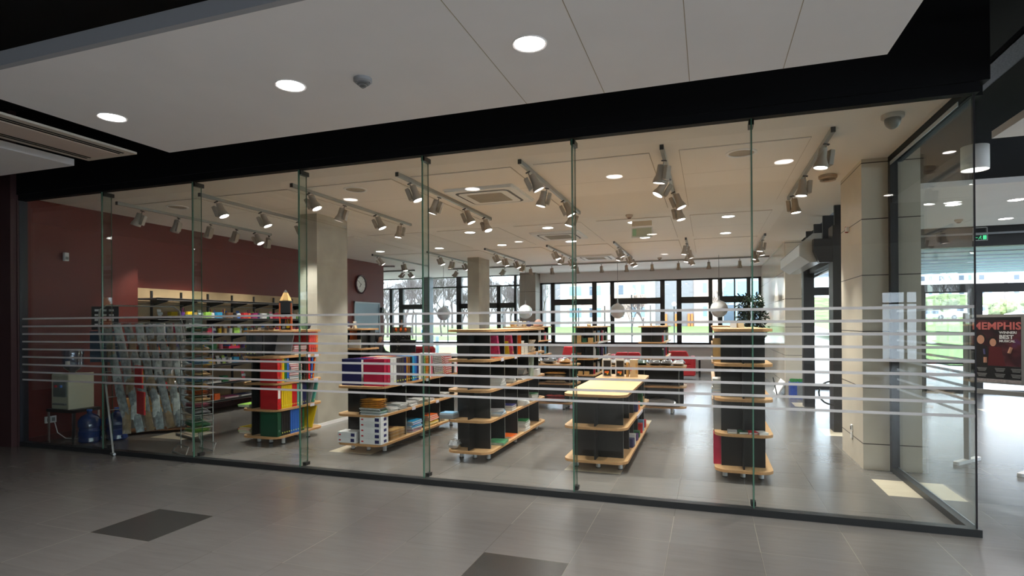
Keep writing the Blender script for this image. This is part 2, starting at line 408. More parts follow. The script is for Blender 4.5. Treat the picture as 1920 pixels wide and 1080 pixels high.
# ------------------------------------------------------------------ shopfront glass
wr = sroot('window_1')
fx = [XL + .055] + [-7.10, -5.63, -4.14, -2.66, -1.15, .346] + [XR]
for a, bx in zip(fx, fx[1:]):
    p = MB(); p.box(a + .002, bx - .002, YF, YF + .012, .05, 3.24); obj('pane', p, M_glass, wr)
p = MB(); p.box(XR - .012, XR, YF + .014, 6.93, .05, 3.24); obj('pane', p, M_glass, wr)
for a in fx[1:-1]:
    p = MB(); p.box(a - .006, a + .006, YF + .014, YF + .125, .05, 3.24, 0); p.box(a - .006, a + .006, YF + .125, YF + .127, .05, 3.24, 1); p.box(a - .007, a + .003, YF - .001, YF + .016, .05, 3.24, 1)
    fin = obj('glass_fin', p, [M_fin, M_glassedge], wr)
    q = MB(); q.box(a - .02, a + .02, YF + .015, YF + .15, 3.19, 3.235); obj('clamp', q, M_dark, wr)
    q = MB(); q.box(a - .02, a + .02, YF + .07, YF + .14, .05, .085); obj('clamp', q, M_dark, wr)
ST = [.874 + .1003 * k for k in range(9)]
for z in ST:
    p = MB(); p.box(fx[0], XR, YF - .0015, YF - .0005, z - .011, z + .011); obj('frosted_stripe', p, M_stripe, wr)
    p = MB(); p.box(XR + .0005, XR + .0015, YF, 6.9, z - .011, z + .011); obj('frosted_stripe', p, M_stripe, wr)
p = MB(); p.box(XR - .006, XR + .004, YF - .004, YF + .006, .05, 3.24); obj('glass_corner_joint', p, mat('dark_silicone', (18, 14, 20), .5), wr)
p = MB(); p.box(-8.6, 1.87, 5.015, 5.10, 0, .055); p.box(1.80, 1.87, 5.10, 6.97, 0, .055); obj('floor_rail', p, M_rail, wr)
p = MB(); p.box(1.855, 1.862, 5.12, 6.9, .03, .06); p.box(1.80, 1.806, 5.2, 6.9, 3.2, 3.235); obj('rail_edge_strip', p, mat('pale_aluminium', (190, 200, 210), .35, metal=.6), wr)
p = MB(); p.box(1.80, 1.87, 6.90, 6.97, .055, 3.24); obj('jamb', p, M_frame, wr)
p = MB(); p.box(-8.6, XL + .06, 5.02, 5.12, 0, 3.235); obj('jamb', p, mat('blue_black_jamb', (20, 24, 34), .5), wr)

# ------------------------------------------------------------------ portal to the hall
wr = sroot('door_1')
p = MB(); p.box(1.68, 1.86, 11.78, 12.0, 0, 2.95); obj('post', p, M_frame, wr)
p = MB(); p.box(1.69, 1.90, 9.2, 9.5, 0, 2.95); obj('post', p, M_frame, wr)
p = MB(); p.prism([(1.45, 2.60), (1.52, 2.43), (1.95, 2.43), (1.95, 2.77), (1.45, 2.77)], 0, .12, M=Matrix(((1, 0, 0, 0), (0, 0, 1, 9.21), (0, 1, 0, 0), (0, 0, 0, 1)))); obj('lintel', p, M_frame, wr)
p = MB(); p.box(1.78, 1.95, 9.50, 12.2, 2.47, 2.80); obj('lintel', p, M_frame, wr)
for y in (9.55, 10.45, 11.28, 12.12):
    p = MB(); p.box(1.78, 1.95, y, y + .06, 2.80, H); obj('rib', p, M_frame, wr)
p = MB(); p.box(1.86, 2.06, 7.97, 9.2, 2.95, H); obj('fascia', p, M_frame, wr)
hh = MB(); hh.tube([(1.685, 9.17, .73)] + [(1.66 + .165 * math.cos(a), 9.17, .56 + .165 * math.sin(a)) for a in [PI / 2 + k * PI / 10 for k in range(0, 11)]] + [(1.69, 9.17, .39)], .012)
obj('pull_loop', hh, M_dark, wr)
# door closer / sliding rail inside the opening
p = MB(); p.tube([(1.9, 9.6, 2.42), (1.9, 12.2, 2.42)], .03); obj('door_rail', p, M_chrome, wr)

# ------------------------------------------------------------------ camera
cd = bpy.data.cameras.new('camera'); cam = bpy.data.objects.new('camera', cd); COL.objects.link(cam); SC.camera = cam
F, YAW, PITCH, ROLL, CY = 1071.727, .330335, .0019056, -.00609, 605.282
cc, ss = math.cos(YAW), math.sin(YAW)
fw = Vector((-ss * math.cos(PITCH), cc * math.cos(PITCH), math.sin(PITCH))); rt = Vector((cc, ss, 0)); up = rt.cross(fw)
r2 = math.cos(ROLL) * rt + math.sin(ROLL) * up; u2 = -math.sin(ROLL) * rt + math.cos(ROLL) * up
cam.matrix_world = Matrix(((r2.x, u2.x, -fw.x, 0), (r2.y, u2.y, -fw.y, 0), (r2.z, u2.z, -fw.z, 1.57), (0, 0, 0, 1)))
cd.sensor_width = 36; cd.lens = 36 * F / 1920; cd.shift_y = (CY - 540) / 1920; cd.clip_end = 600; cd.clip_start = .05

# ------------------------------------------------------------------ world and view
wd = bpy.data.worlds.new('sky'); SC.world = wd; wd.use_nodes = True
bg = wd.node_tree.nodes['Background']; bg.inputs[0].default_value = (.76, .87, 1., 1); bg.inputs[1].default_value = 6.2
SC.view_settings.view_transform = 'Standard'; SC.view_settings.look = 'None'; SC.view_settings.exposure = .22; SC.view_settings.gamma = 1
SC.cycles.max_bounces = 8; SC.cycles.transparent_max_bounces = 24; SC.cycles.caustics_reflective = False; SC.cycles.caustics_refractive = False
SC.cycles.sample_clamp_indirect = 4; SC.cycles.use_denoising = True

POW = 160
# ================================================================== lamps and ceiling fittings
def make_spot():
    t = thing('track_spotlight', 'x', 'spotlight')
    a = MB(); a.box(-.026, .026, -.012, .012, -.012, 0); obj('adapter', a, M_spotd, t)
    a = MB(); a.cyl((0, 0, -.05), .008, .04, 8); obj('stem', a, M_spot, t)
    a = MB(); a.box(-.075, -.03, -.035, .035, -.20, -.055); obj('ballast_box', a, M_spot, t, bevel=.004)
    a = MB(); a.lathe([(.03, -.045), (.038, -.05), (.04, -.13), (.045, -.16), (.062, -.20), (.066, -.235), (.06, -.235), (.056, -.225)], 20, (.025, 0, 0)); obj('lamp_housing', a, M_spot, t, smooth=True)
    a = MB(); a.lathe([(.0005, -.2285), (.058, -.2285), (.058, -.227), (.0005, -.227)], 20, (.025, 0, 0), cap=False); obj('lens', a, M_lens, t)
    return t
SPOT0 = make_spot(); _first = [True]
LENS_OFF = MB().lathe([(.0005, -.2285), (.058, -.2285), (.058, -.227), (.0005, -.227)], 20, (.025, 0, 0), cap=False).mesh('lens_off', mat('unlit_lens', (150, 150, 150), .2))
_ld = {}; OFF = []
def spot(x, y, z, tilt, az, label, group, power=POW, warm=(1., .95, .89), on=True):
    """tilt away from straight down, az = direction the beam leans towards"""
    rot = Euler((0, -tilt, az), 'XYZ')
    if _first[0]: o = SPOT0; o.location = (x, y, z); o.rotation_euler = rot; o['label'] = label; o['group'] = group; _first[0] = False
    else: o = dup(SPOT0, (x, y, z), rot, label, group)
    if not on:
        OFF.append(o); return o
    k = (power, warm)
    if k not in _ld:
        l = bpy.data.lights.new('spot_beam', 'SPOT'); l.energy = power; l.color = warm; l.spot_size = math.radians(70); l.spot_blend = .6; l.shadow_soft_size = .035; _ld[k] = l
    lo = bpy.data.objects.new('spot_beam', _ld[k]); COL.objects.link(lo)
    lo.matrix_world = Matrix.Translation((x, y, z)) @ rot.to_matrix().to_4x4() @ Matrix.Translation((.025, 0, -.27))
    return o
def track(x0, y0, x1, y1, label, n, group='ceiling light tracks'):
    m = MB()
    d = Vector((x1 - x0, y1 - y0, 0)); Ln = d.length; d.normalize()
    Mx = Matrix(((d.x, -d.y, 0, x0), (d.y, d.x, 0, y0), (0, 0, 1, 0), (0, 0, 0, 1)))
    m.box(0, Ln, -.018, .018, 3.255, 3.2995, M=Mx)
    t = obj('light_track', m, M_track); tag(t, label, 'light track', group)
    for a, b in ((-.01, 0), (Ln, Ln + .01)): m = MB(); m.box(a, b, -.019, .019, 3.252, 3.2995, M=Mx); obj('end_cap', m, M_spotd, t)
    return t
TX = [-7.74, -6.25, -4.79, -3.33, -1.865, -.415, 1.06]
TN = ['leftmost track', 'second track from the left', 'third track from the left', 'fourth track from the left', 'fifth track from the left', 'sixth track from the left', 'rightmost track']
D = math.radians
front = {
 0: [(6.10, 20, 200), (6.70, 24, 170), (7.30, 24, 165), (7.85, 24, 170), (8.25, 28, 10), (8.62, 24, 150)],
 1: [(5.98, 24, 15), (6.78, 24, 20), (7.6, 22, 20), (8.35, 22, 0)],
 2: [(6.02, 26, 10), (6.80, 18, 190), (7.56, 24, 15), (8.36, 8, 200)],
 3: [(6.00, 22, 10), (6.80, 20, 190), (7.60, 22, 10), (8.36, 20, 340)],
 4: [(6.00, 26, 20), (6.80, 14, 190), (7.58, 26, 10), (8.36, 18, 200)],
 5: [(6.05, 10, 150), (6.85, 30, 200), (7.58, 22, 350), (8.38, 12, 340)],
 6: [(6.02, 8, 200), (7.25, 5, 190), (8.35, 6, 340)]}
for i, x in enumerate(TX):
    track(x, 5.72, x, 8.66, 'grey ceiling light track near the glass, %s' % TN[i].replace(' track', ' one', 1).replace('leftmost one', 'leftmost of the front row').replace('rightmost one', 'rightmost of the front row'), 0)
    for k, (y, tl, az) in enumerate(front[i]):
        spot(x, y, 3.240, D(tl), D(az), 'grey spotlight near the glass, %s on the %s' % (ORD[k], TN[i]), 'track spotlights of the front row', power=POW * (.42 if i == 0 else 1), on=not (i == 0 and k == 0))
back = [[(12.3, 35, 30), (13.6, 10, 0)], [(12.7, 22, 10), (13.5, 8, 190), (14.2, 24, 10)], [(12.7, 24, 10), (13.4, 12, 10), (14.2, 24, 10), (14.95, 10, 180)], [(12.65, 24, 0), (13.5, 10, 190), (14.25, 24, 10), (14.95, 8, 190)],
        [(12.65, 20, 10), (13.4, 20, 190), (14.2, 22, 10), (14.95, 22, 350)], [(12.6, 8, 180), (13.4, 12, 10), (14.2, 12, 190), (14.95, 10, 10)], [(12.6, 8, 180), (13.4, 8, 0), (14.2, 12, 190), (14.95, 10, 10)]]
for i, x in enumerate(TX):
    track(x, 12.1, x, 15.05, 'grey ceiling light track over the rear shelves, %s' % TN[i].replace(' track', ' one', 1).replace('leftmost one', 'leftmost of the rear row').replace('rightmost one', 'rightmost of the rear row'), 0)
    for k, (y, tl, az) in enumerate(back[i]):
        spot(x, y, 3.240, D(tl), D(az), 'grey spotlight far back, %s on the %s' % (ORD[k], TN[i]), 'track spotlights of the rear row', POW * .8)
track(-7.6, 16.15, 1.5, 16.15, 'long grey light track running crosswise in front of the far windows', 0)
for k, x in enumerate([-7.3, -5.75, -4.95, -4.3, -3.55, -2.85, -2.15, -1.45, -.75, .03, .8]):
    spot(x, 16.15, 3.240, D(10 if k > 1 else 30), D(90 if k > 1 else 180), 'grey spotlight on the long crosswise track, %s from the left' % ORD[k], 'spotlights on the crosswise track', POW * .3)
track(-10.2, 16.05, -8.75, 16.05, 'short grey light track left of the crosswise one, beyond the red wall end', 0)
for k, x in enumerate([-9.95, -9.1, -8.95]): spot(x, 16.05, 3.240, D(35), D(200 if k < 2 else 0), 'spotlight on the short rear track beyond the red wall, %s from the left' % ORD[k], 'spotlights beyond the red wall', POW * .3)
track(-9.4, 14.5, -8.7, 14.75, 'stub of grey light track at the end of the red wall', 0)

# downlights -------------------------------------------------------------------
def make_down(name, m, r=.105):
    t = thing(name, 'x', 'ceiling light')
    a = MB(); a.lathe([(r * .88, -.001), (r, -.006), (r * 1.04, 0), (r * 1.04, .0005)], 32, cap=False); obj('trim_ring', a, M_ring, t, smooth=True)
    a = MB(); a.lathe([(r * .89, -.001), (r * .78, .05)], 32, cap=False); obj('reflector', a, M_ring, t, smooth=True)
    a = MB(); a.lathe([(.001, -.0025), (r * .89, -.0025)], 32, cap=False); obj('diffuser', a, m, t)
    return t
d0 = None
DL = [(-7.29, 11.72, 'far left, left of the big column'), (-5.74, 11.70, 'between the two concrete columns'), (-4.22, 9.90, 'left of the middle cassette unit'), (-4.24, 11.72, 'above and left of the far column'), (-2.71, 9.92, 'in front of the middle ceiling cassette'),
      (-2.72, 11.74, 'behind the middle ceiling cassette'), (-1.19, 9.91, 'beside the small ceiling detector'), (-1.19, 11.75, 'right behind the pale sign box'), (.32, 9.91, 'right, nearer of the two'), (.33, 11.73, 'right, farther of the two')]
for x, y, w in DL:
    lb = 'round recessed shop downlight in the ceiling, ' + w
    if d0 is None: d0 = make_down('recessed_downlight', M_dl); d0.location = (x, y, H - .008); d0['label'] = lb; d0['group'] = 'shop downlights'
    else: dup(d0, (x, y, H - .008), None, lb, 'shop downlights')
d1 = None
for x, y, w in [(-5.46, 3.99, 'smallest and leftmost of three'), (-3.33, 3.97, 'middle one of three'), (-1.21, 3.96, 'brightest and rightmost of three'), (.92, 3.95, 'cut by the top edge of the picture')]:
    lb = 'round glowing downlight in the hall ceiling panel, ' + w
    if d1 is None: d1 = make_down('recessed_downlight', M_dlo); d1.location = (x * KO, y * KO, HO - .0005); d1['label'] = lb; d1['group'] = 'hall downlights'
    else: dup(d1, (x * KO, y * KO, HO - .0005), None, lb, 'hall downlights')
for x, y, w in [(4.05, 11.9, 'seen through the side glass'), (5.6, 13.9, 'right of the glass corner'), (4.9, 11.8, 'cut by the right edge area, ring-like'), (8.5, 12, 'out to the far right')]:
    dup(d1, (x * KO, y * KO, HO - .0005), None, 'round downlight in the entrance hall ceiling, ' + w, 'entrance hall downlights')
def point(loc, e, col=(1, .95, .88), r=.08, name='lamp_and_fill_light', size=None):
    l = bpy.data.lights.new(name, 'SPOT'); l.energy = e; l.color = col; l.shadow_soft_size = r; l.spot_size = math.radians(150); l.spot_blend = .9
    o = bpy.data.objects.new(name, l); COL.objects.link(o); o.location = loc; return o
for x, e_ in ((-5.46, 60), (-3.33, 100), (-1.21, 140), (.92, 140)): point((x * KO, 3.96 * KO, HO - .03), e_ * 1.1, (1, .98, .97))
for x, y in ((4.05, 11.9), (5.6, 13.9), (4.9, 11.8), (8.5, 12)): point((x * KO, y * KO, HO - .03), 240, (.92, .96, 1))
for x, y, _ in DL: point((x, y, H - .05), 70, (1, .95, .90))
for x in (-4.4, -1.2, 4.5, 8.5):  # fill lamps added out of view to lift the hall ceiling by bounce
    for y in (-1.5, -5.5):
        dup(d1, (x * KO, y * KO, HO - .0005 if x < 2 else 4.39), None, 'round fill downlight added unseen behind the camera, %s and %s' % (['far left', 'left', 'right', 'far right'][(-4.4, -1.2, 4.5, 8.5).index(x)], 'nearer' if y > -3 else 'farther'), 'fill downlights added behind the camera'); point((x * KO, y * KO, HO - .03 if x < 2 else 4.35), 380 if x < -4 else 800, (.94, .97, 1))
# unlit flush rings, loudspeakers and detectors
def disc_fit(name, label, cat, x, y, z, prof, m, group=None, slots=0):
    t = thing(name, label, cat, (x, y, z), 0, group)
    a = MB(); a.lathe(prof, 28, cap=False); obj('housing', a, m, t, smooth=True)
    return t
SPK = [(.15, 0), (.15, -.006), (.125, -.010), (.12, -.002)]
for x, y, w in ((.33, 6.24, 'behind the rightmost fin of the shopfront'), (-4.23, 6.23, 'right of the third light track'), (-7.25, 6.25, 'right of the leftmost light track')):
    t = disc_fit('ceiling_loudspeaker', 'round flush ceiling loudspeaker ring, ' + w, 'loudspeaker', x, y, H - .009, SPK, M_ring, 'round ceiling loudspeakers')
    a = MB(); a.lathe([(.001, -.003), (.12, -.003)], 28, cap=False)
    for r in (.05, .08, .105): a.lathe([(r, -.005), (r + .006, -.005), (r + .006, -.003)], 24, cap=False, mi=0)
    obj('grille', a, mat('beige_perforated_grille', (170, 160, 142), .6), t)
for x, y, w, z in ((-1.18, 9.25, 'between the two front downlights', H), (-1.2, 15.6, 'far back near the crosswise track', H), (4.75 * KO, 13.7 * KO, 'on the entrance hall ceiling', HO)):
    t = thing('smoke_detector', 'small conical smoke detector, ' + w, 'detector', (x, y, z))
    a = MB(); a.lathe([(.06, 0), (.06, -.02), (.03, -.05), (.001, -.055)], 20, cap=False); obj('housing', a, mat('beige_detector_plastic', (176, 160, 144), .5), t, smooth=True)
    a = MB(); a.lathe([(.035, -.046), (.02, -.062), (.001, -.064)], 16, cap=False); obj('sensor_cap', a, mat('brown_sensor', (110, 78, 70), .5), t)
t = thing('smoke_detector', 'grey slotted smoke detector on the big hall ceiling panel', 'detector', (-2.68 * KO, 4.06 * KO, HO))
t.scale = (KO, KO, KO)
a = MB(); a.lathe([(.075, 0), (.075, -.025), (.06, -.035)], 24, cap=False); obj('base', a, mat('grey_detector', (150, 152, 156), .5), t, smooth=True)
for k in range(5):
    a = MB(); r = .056 - .011 * k; a.lathe([(r, -.036 - .009 * k), (r + .003, -.039 - .009 * k), (r, -.042 - .009 * k)], 20); obj('vent_ring', a, M_grey if k % 2 else _M['grey_detector'], t)
a = MB(); a.lathe([(.045, -.035), (.001, -.08)], 20, cap=False); obj('sensor_core', a, M_dark, t)
t = thing('dome_camera', 'round grey security dome under the shop ceiling by the glass corner', 'camera', (1.47, 5.55, H))
a = MB(); a.lathe([(.085, 0), (.085, -.03), (.07, -.035), (.001, -.036)], 24, cap=False); obj('mount', a, mat('light_grey_dome_base', (190, 186, 178), .5), t, smooth=True)
a = MB(); a.sphere((0, 0, -.045), .062, sz=1.25); obj('dome', a, mat('grey_dome', (128, 126, 120), .35), t, smooth=True)
t = thing('air_valve', 'round beige exhaust valve by the stone column', 'vent', (1.35, 7.6, H))
a = MB(); a.lathe([(.10, 0), (.10, -.03), (.085, -.045), (.05, -.05)], 24, cap=False); obj('ring', a, mat('beige_detector_plastic'), t, smooth=True)
for r in (.03, .055, .075):
    a = MB(); a.lathe([(r, -.048), (r + .012, -.055), (r + .012, -.058), (r, -.052)], 20, cap=False); obj('louvre', a, mat('beige_detector_plastic'), t)
# ceiling cassettes
def cassette(x, y, w):
    t = thing('ceiling_air_conditioner', 'square white ceiling cassette air conditioner, ' + w, 'air conditioner', (x, y, H), 0, 'ceiling cassettes')
    a = MB(); rr = []
    def rsq(h, r, n=5):
        P = []
        for cx, cy, a0 in ((h - r, h - r, 0), (-h + r, h - r, 90), (-h + r, -h + r, 180), (h - r, -h + r, 270)):
            for k in range(n + 1): g = math.radians(a0 + 90 * k / n); P.append((cx + r * math.cos(g), cy + r * math.sin(g)))
        return P
    a.prism(rsq(.475, .02), -.022, -.009); a.prism(rsq(.46, .02), -.045, -.022); obj('panel', a, M_white, t)
    a = MB(); a.prism(rsq(.37, .09), -.0465, -.045); obj('air_slot', a, mat('brown_black_slot', (40, 34, 30), .6), t)
    a = MB(); a.prism(rsq(.335, .07), -.052, -.046); obj('centre_frame', a, M_white, t)
    a = MB(); a.prism(rsq(.24, .02), -.054, -.052, 0)
    for k in range(12): a.box(-.235, .235, -.23 + k * .04, -.215 + k * .04, -.057, -.054, 0)
    obj('intake_grille', a, mat('beige_grille', (150, 142, 126), .6), t)
    return t
cassette(-2.73, 7.1, 'nearest the glass'); cassette(-2.72, 10.8, 'in the middle of the shop'); cassette(-2.73, 14.7, 'farthest back')
# linear air grille and black box above left
t = thing('linear_air_grille', 'long beige slot air grille between the hall ceiling panels at upper left', 'vent', (-6.69 * KO, 0, HO - .02))
t.scale = (KO, KO, 1)
a = MB(); a.box(-.40, .40, -1, 4.89, 0, .02); obj('plate', a, mat('beige_grille_frame', (204, 196, 184), .5), t)
for x in (-.30, -.24, .24, .30):
    a = MB(); a.box(x - .012, x + .012, -1, 4.8, -.004, 0); obj('slot', a, M_black, t)
a = MB(); a.box(-.2, .2, -1, 4.8, -.006, 0); obj('centre_band', a, mat('pink_beige_band', (206, 190, 180), .6), t)
# cylinder lamp of the entrance hall
for (x, y, z, w) in ((2.62, 7.14, 3.13, 'just right of the glass corner post'), (6.1, 11.0, 3.25, 'far, small, right part of the hall')):
    t = thing('cylinder_ceiling_lamp', 'white cylindrical surface lamp ' + w, 'ceiling light', (x, y, z), 0, 'cylinder lamps')
    a = MB(); a.lathe([(.118, 0), (.12, .004), (.12, .24), (.118, .245), (.001, .245)], 28, cap=False); obj('housing', a, M_white, t, smooth=True)
    a = MB(); a.lathe([(.001, .006), (.112, .004)], 28, cap=False); obj('diffuser', a, emis('cylinder_lamp_glow', (255, 246, 238), 6), t)
    a = MB(); a.tube([(0, 0, .24), (0, 0, 4.4 - z)], .01); obj('suspension_rod', a, M_dark, t)
    point((x, y, z - .04), 90)
# cable tray
t = thing('cable_tray', 'dark perforated cable tray under the black ceiling at upper right', 'cable tray', (2.35, 5.3, 3.72))
a = MB(); a.box(-.1, .1, -3, 9, 0, .01); a.box(-.1, -.095, -3, 9, 0, .06); a.box(.095, .1, -3, 9, 0, .06)
obj('tray', a, mat('grey_galvanised', (92, 92, 98), .5, metal=.5, var=.4, scale=60), t)
a = MB(); a.tube([(.02, -3, .03), (.02, 9, .03)], .02); a.tube([(-.04, -3, .03), (-.04, 9, .03)], .015); obj('cables', a, M_dark, t)
# escape signs
def sign(x, y, z, w, lit=1.2, pale=False):
    t = thing('escape_sign', ('pale backlit sign box, ' if pale else 'green escape sign with running figure, ') + w, 'sign', (x, y, z), 0, 'escape signs')
    a = MB(); a.box(-.17, .17, -.012, .012, 0, .17); obj('housing', a, M_white, t)
    a = MB(); a.box(-.155, .155, -.0145, -.012, .015, .155); obj('face', a, mat('pale_sign_back', (178, 184, 160), .5) if pale else mat('dark_green_sign_face', (14, 34, 26), .4), t)
    if pale:
        a = MB(); a.box(-.15, -.09, -.016, -.0145, .03, .14); obj('green_tint', a, mat('pale_green_tint', (130, 176, 140), .5), t)
        a = MB(); a.box(-.16, .16, -.02, .02, .19, .27); obj('mount_box', a, mat('beige_mount', (196, 182, 158), .5), t); return t
    a = MB(); wmi = emis('escape_sign_green', (70, 190, 130), lit)
    a.box(.06, .14, -.0155, -.0145, .03, .14); obj('door_mark', a, wmi, t)
    a = MB(); a.box(-.14, -.06, -.0155, -.0145, .078, .092); a.quad([(-.15, -.0152, .085), (-.11, -.0152, .055), (-.11, -.0152, .115)]); obj('arrow_mark', a, wmi, t)
    a = MB(); a.sphere((.01, -.016, .125), .012, u=8, v=6); a.tube([(0, -.0155, .11), (-.01, -.0155, .075)], .008, 6); a.tube([(-.01, -.0155, .075), (-.035, -.0155, .055), (-.045, -.0155, .035)], .006, 6); a.tube([(-.01, -.0155, .075), (.015, -.0155, .055), (.03, -.0155, .035)], .006, 6); a.tube([(0, -.0155, .105), (.03, -.0155, .09)], .005, 6); a.tube([(0, -.0155, .105), (-.03, -.0155, .095)], .005, 6)
    obj('running_figure', a, wmi, t)
    a = MB(); a.tube([(-.13, 0, .17), (-.13, 0, .40)], .006); a.tube([(.13, 0, .17), (.13, 0, .40)], .006); obj('hanger', a, M_grey, t)
    return t
sign(-1.02, 9.6, 2.98, 'hanging in the middle of the shop', .5, True); sg = sign(5.55, 14.9, 3.30, 'over the entrance at the right'); sg.scale = (.78, .78, .78)
a = MB(); a.box(-.17, -.15, -.01, .01, .21, .37); a.box(.15, .17, -.01, .01, .21, .37); a.box(-.17, .17, -.01, .01, .35, .37); obj('upper_bracket', a, M_white, sg)

for o in OFF:
    for c_ in o.children:
        if c_.name.startswith('lens'): c_.data = LENS_OFF
# ================================================================== shelving units
LV = [.10, .452, .795, 1.139, 1.48]; TH = .027; TOP = [z + TH + .0015 for z in LV]
def rrect(x0, x1, y0, y1, r, n=6):
    P = []
    for cx, cy, a0 in ((x1 - r, y1 - r, 0), (x0 + r, y1 - r, 90), (x0 + r, y0 + r, 180), (x1 - r, y0 + r, 270)):
        for k in range(n + 1):
            g = math.radians(a0 + 90 * k / n); P.append((cx + r * math.cos(g), cy + r * math.sin(g)))
    return P
def shelf_unit(label, xc, y0, L, w, n, divs, px=None, rz=0, tags=(), group='birch and black island shelving units', feet=True):
    """local y runs along the unit; px = panel x range"""
    t = thing('shelving_unit', label, 'shelving unit', (xc, y0, 0), rz, group)
    hw = w / 2; px = px or (-hw + .065, hw - .065)
    for k in range(n):
        b = MB(); b.prism(rrect(-hw, hw, 0, L, .13), LV[k], LV[k] + TH, 1, mtop=0); obj('shelf_board', b, [M_birch, M_edge], t)
    for k in range(n - 1):
        za, zb = LV[k] + TH, LV[k + 1]
        for i, y in enumerate(divs):
            b = MB(); b.box(px[0], px[1], y - .009, y + .009, za, zb, 0); b.box(px[1], px[1] + .001, y - .0085, y + .0085, za, zb, 1); b.box(px[0] - .001, px[0], y - .0085, y + .0085, za, zb, 1)
            obj('end_panel' if i in (0, len(divs) - 1) else 'divider', b, [M_blackpanel, M_pedge], t)
        b = MB(); xm = (px[0] + px[1]) / 2; b.box(xm - .008, xm + .008, .05, L - .05, za, zb); obj('spine_panel', b, M_blackpanel, t)
    if feet:
        ys = [.24] + ([L / 2] if L > 1.6 else []) + [L - .24]
        for y in ys:
            for x in ((0,) if y != L / 2 else ()) + (-hw + .1, hw - .1):
                f = MB(); f.cyl((x, y, .008), .024, .092, 14); fo = obj('foot', f, M_white, t, smooth=True)
                f = MB(); f.cyl((x, y, 0), .028, .010, 14); obj('foot_pad', f, M_dark, fo)
    for (k, y) in tags:
        b = MB(); b.box(hw - .002, hw + .004, y - .045, y + .045, LV[k] - .012, LV[k] + .026); obj('price_tag', b, mat('pale_price_tag', (200, 200, 214), .5), t)
    return t
UA = shelf_unit('short tall shelf packed with coloured binders, left of the concrete column', -5.54, 5.95, .98, .60, 5, [.17, .84], px=(-.225, -.05), tags=((3, .62), (3, .8), (2, .6), (2, .78), (1, .7)))
UB = shelf_unit('long low birch shelf topped with a row of patterned box files', -4.03, 5.95, 2.42, .66, 3, [.2, .71, 1.21, 1.71, 2.22], tags=((2, .55), (2, 1.2), (1, .8), (1, 1.5)))
UC = shelf_unit('tall birch and black shelf of magazines in the middle of the shop', -2.59, 5.95, 2.42, .54, 5, [.22, .71, 1.21, 1.71, 2.2], tags=((3, .45), (3, .95), (3, 1.4), (3, 1.9)))
UD = shelf_unit('low birch-topped island shelf with boxed items at its far end', -1.14, 5.95, 2.5, .68, 3, [.22, .69, 1.1, 1.54, 2.02, 2.3])
tg = MB(); tg.box(.34, .352, .9, 1.45, .448, .478); obj('label_strip', tg, mat('pale_price_tag'), UD)
UE = shelf_unit('narrow-looking tall shelf at right with a pink binder low down', .325, 5.98, 2.42, .54, 5, [.2, .71, 1.21, 1.71, 2.2])
UL = shelf_unit('tall shelf seen right behind the big concrete column', -5.55, 8.68, 1.0, .56, 5, [.1, .5, .9], rz=PI / 2)
UG = shelf_unit('low clothes shelf seen between the magazine shelf and birch table shelf', -2.27, 10.42, 1.5, .56, 3, [.12, .75, 1.38], rz=PI / 2)
UF = shelf_unit('low wide clothes shelf to the right of the birch-topped one', -.36, 10.42, 1.4, .56, 3, [.12, .7, 1.28], rz=PI / 2)
UH = shelf_unit('rear tall bookshelf left of the hanging globe with books facing out', -2.52, 11.95, 2.3, .50, 5, [.22, .7, 1.2, 1.7, 2.1])
UI = shelf_unit('rear tall black shelf standing behind the low wide clothes shelf', -1.14, 12.35, 2.3, .56, 5, [.15, .7, 1.2, 1.7, 2.15])
UJ = shelf_unit('rear tall shelf half hidden behind the magazine shelf', -4.06, 11.95, 2.3, .56, 5, [.2, .7, 1.2, 1.7, 2.1])
UM = shelf_unit('rear tall shelf hidden behind the narrow right-hand one', .34, 11.4, 2.3, .56, 5, [.2, .7, 1.2, 1.7, 2.1])

# ================================================================== goods: prototypes
_pc = {}
def mesh_of(key, fn):
    if key not in _pc: _pc[key] = fn()
    return _pc[key]
def put(name, key, fn, label, cat, loc, rot=(0, 0, 0), group=None, parts=()):
    """one thing = one shared mesh (own object), parts = list of (part name, key, fn)"""
    o = bpy.data.objects.new(name, mesh_of(key, fn)); COL.objects.link(o); o.location = loc; o.rotation_euler = rot
    tag(o, label, cat, group)
    for pn, k, f2 in parts:
        c = bpy.data.objects.new(pn, mesh_of(k, f2)); COL.objects.link(c); c.parent = o
    return o
CN = {'red': (196, 30, 36), 'dark red': (140, 16, 24), 'crimson': (190, 32, 70), 'yellow': (226, 192, 20), 'green': (20, 100, 52), 'dark green': (14, 74, 48), 'blue': (38, 100, 190), 'navy': (34, 36, 92), 'black': (22, 22, 26), 'dark grey': (58, 64, 68), 'orange': (230, 104, 30), 'teal': (84, 160, 146), 'white': (226, 226, 224), 'grey': (146, 146, 146), 'cyan': (40, 150, 200), 'purple': (84, 46, 120), 'pink': (214, 110, 130), 'brown': (112, 74, 44), 'ochre': (200, 140, 50), 'beige': (206, 186, 150), 'light blue': (120, 180, 220), 'magenta': (170, 40, 110), 'kraft': (196, 158, 100), 'lime': (150, 200, 80)}
def C(n, r=.4): return cm(CN[n], r)
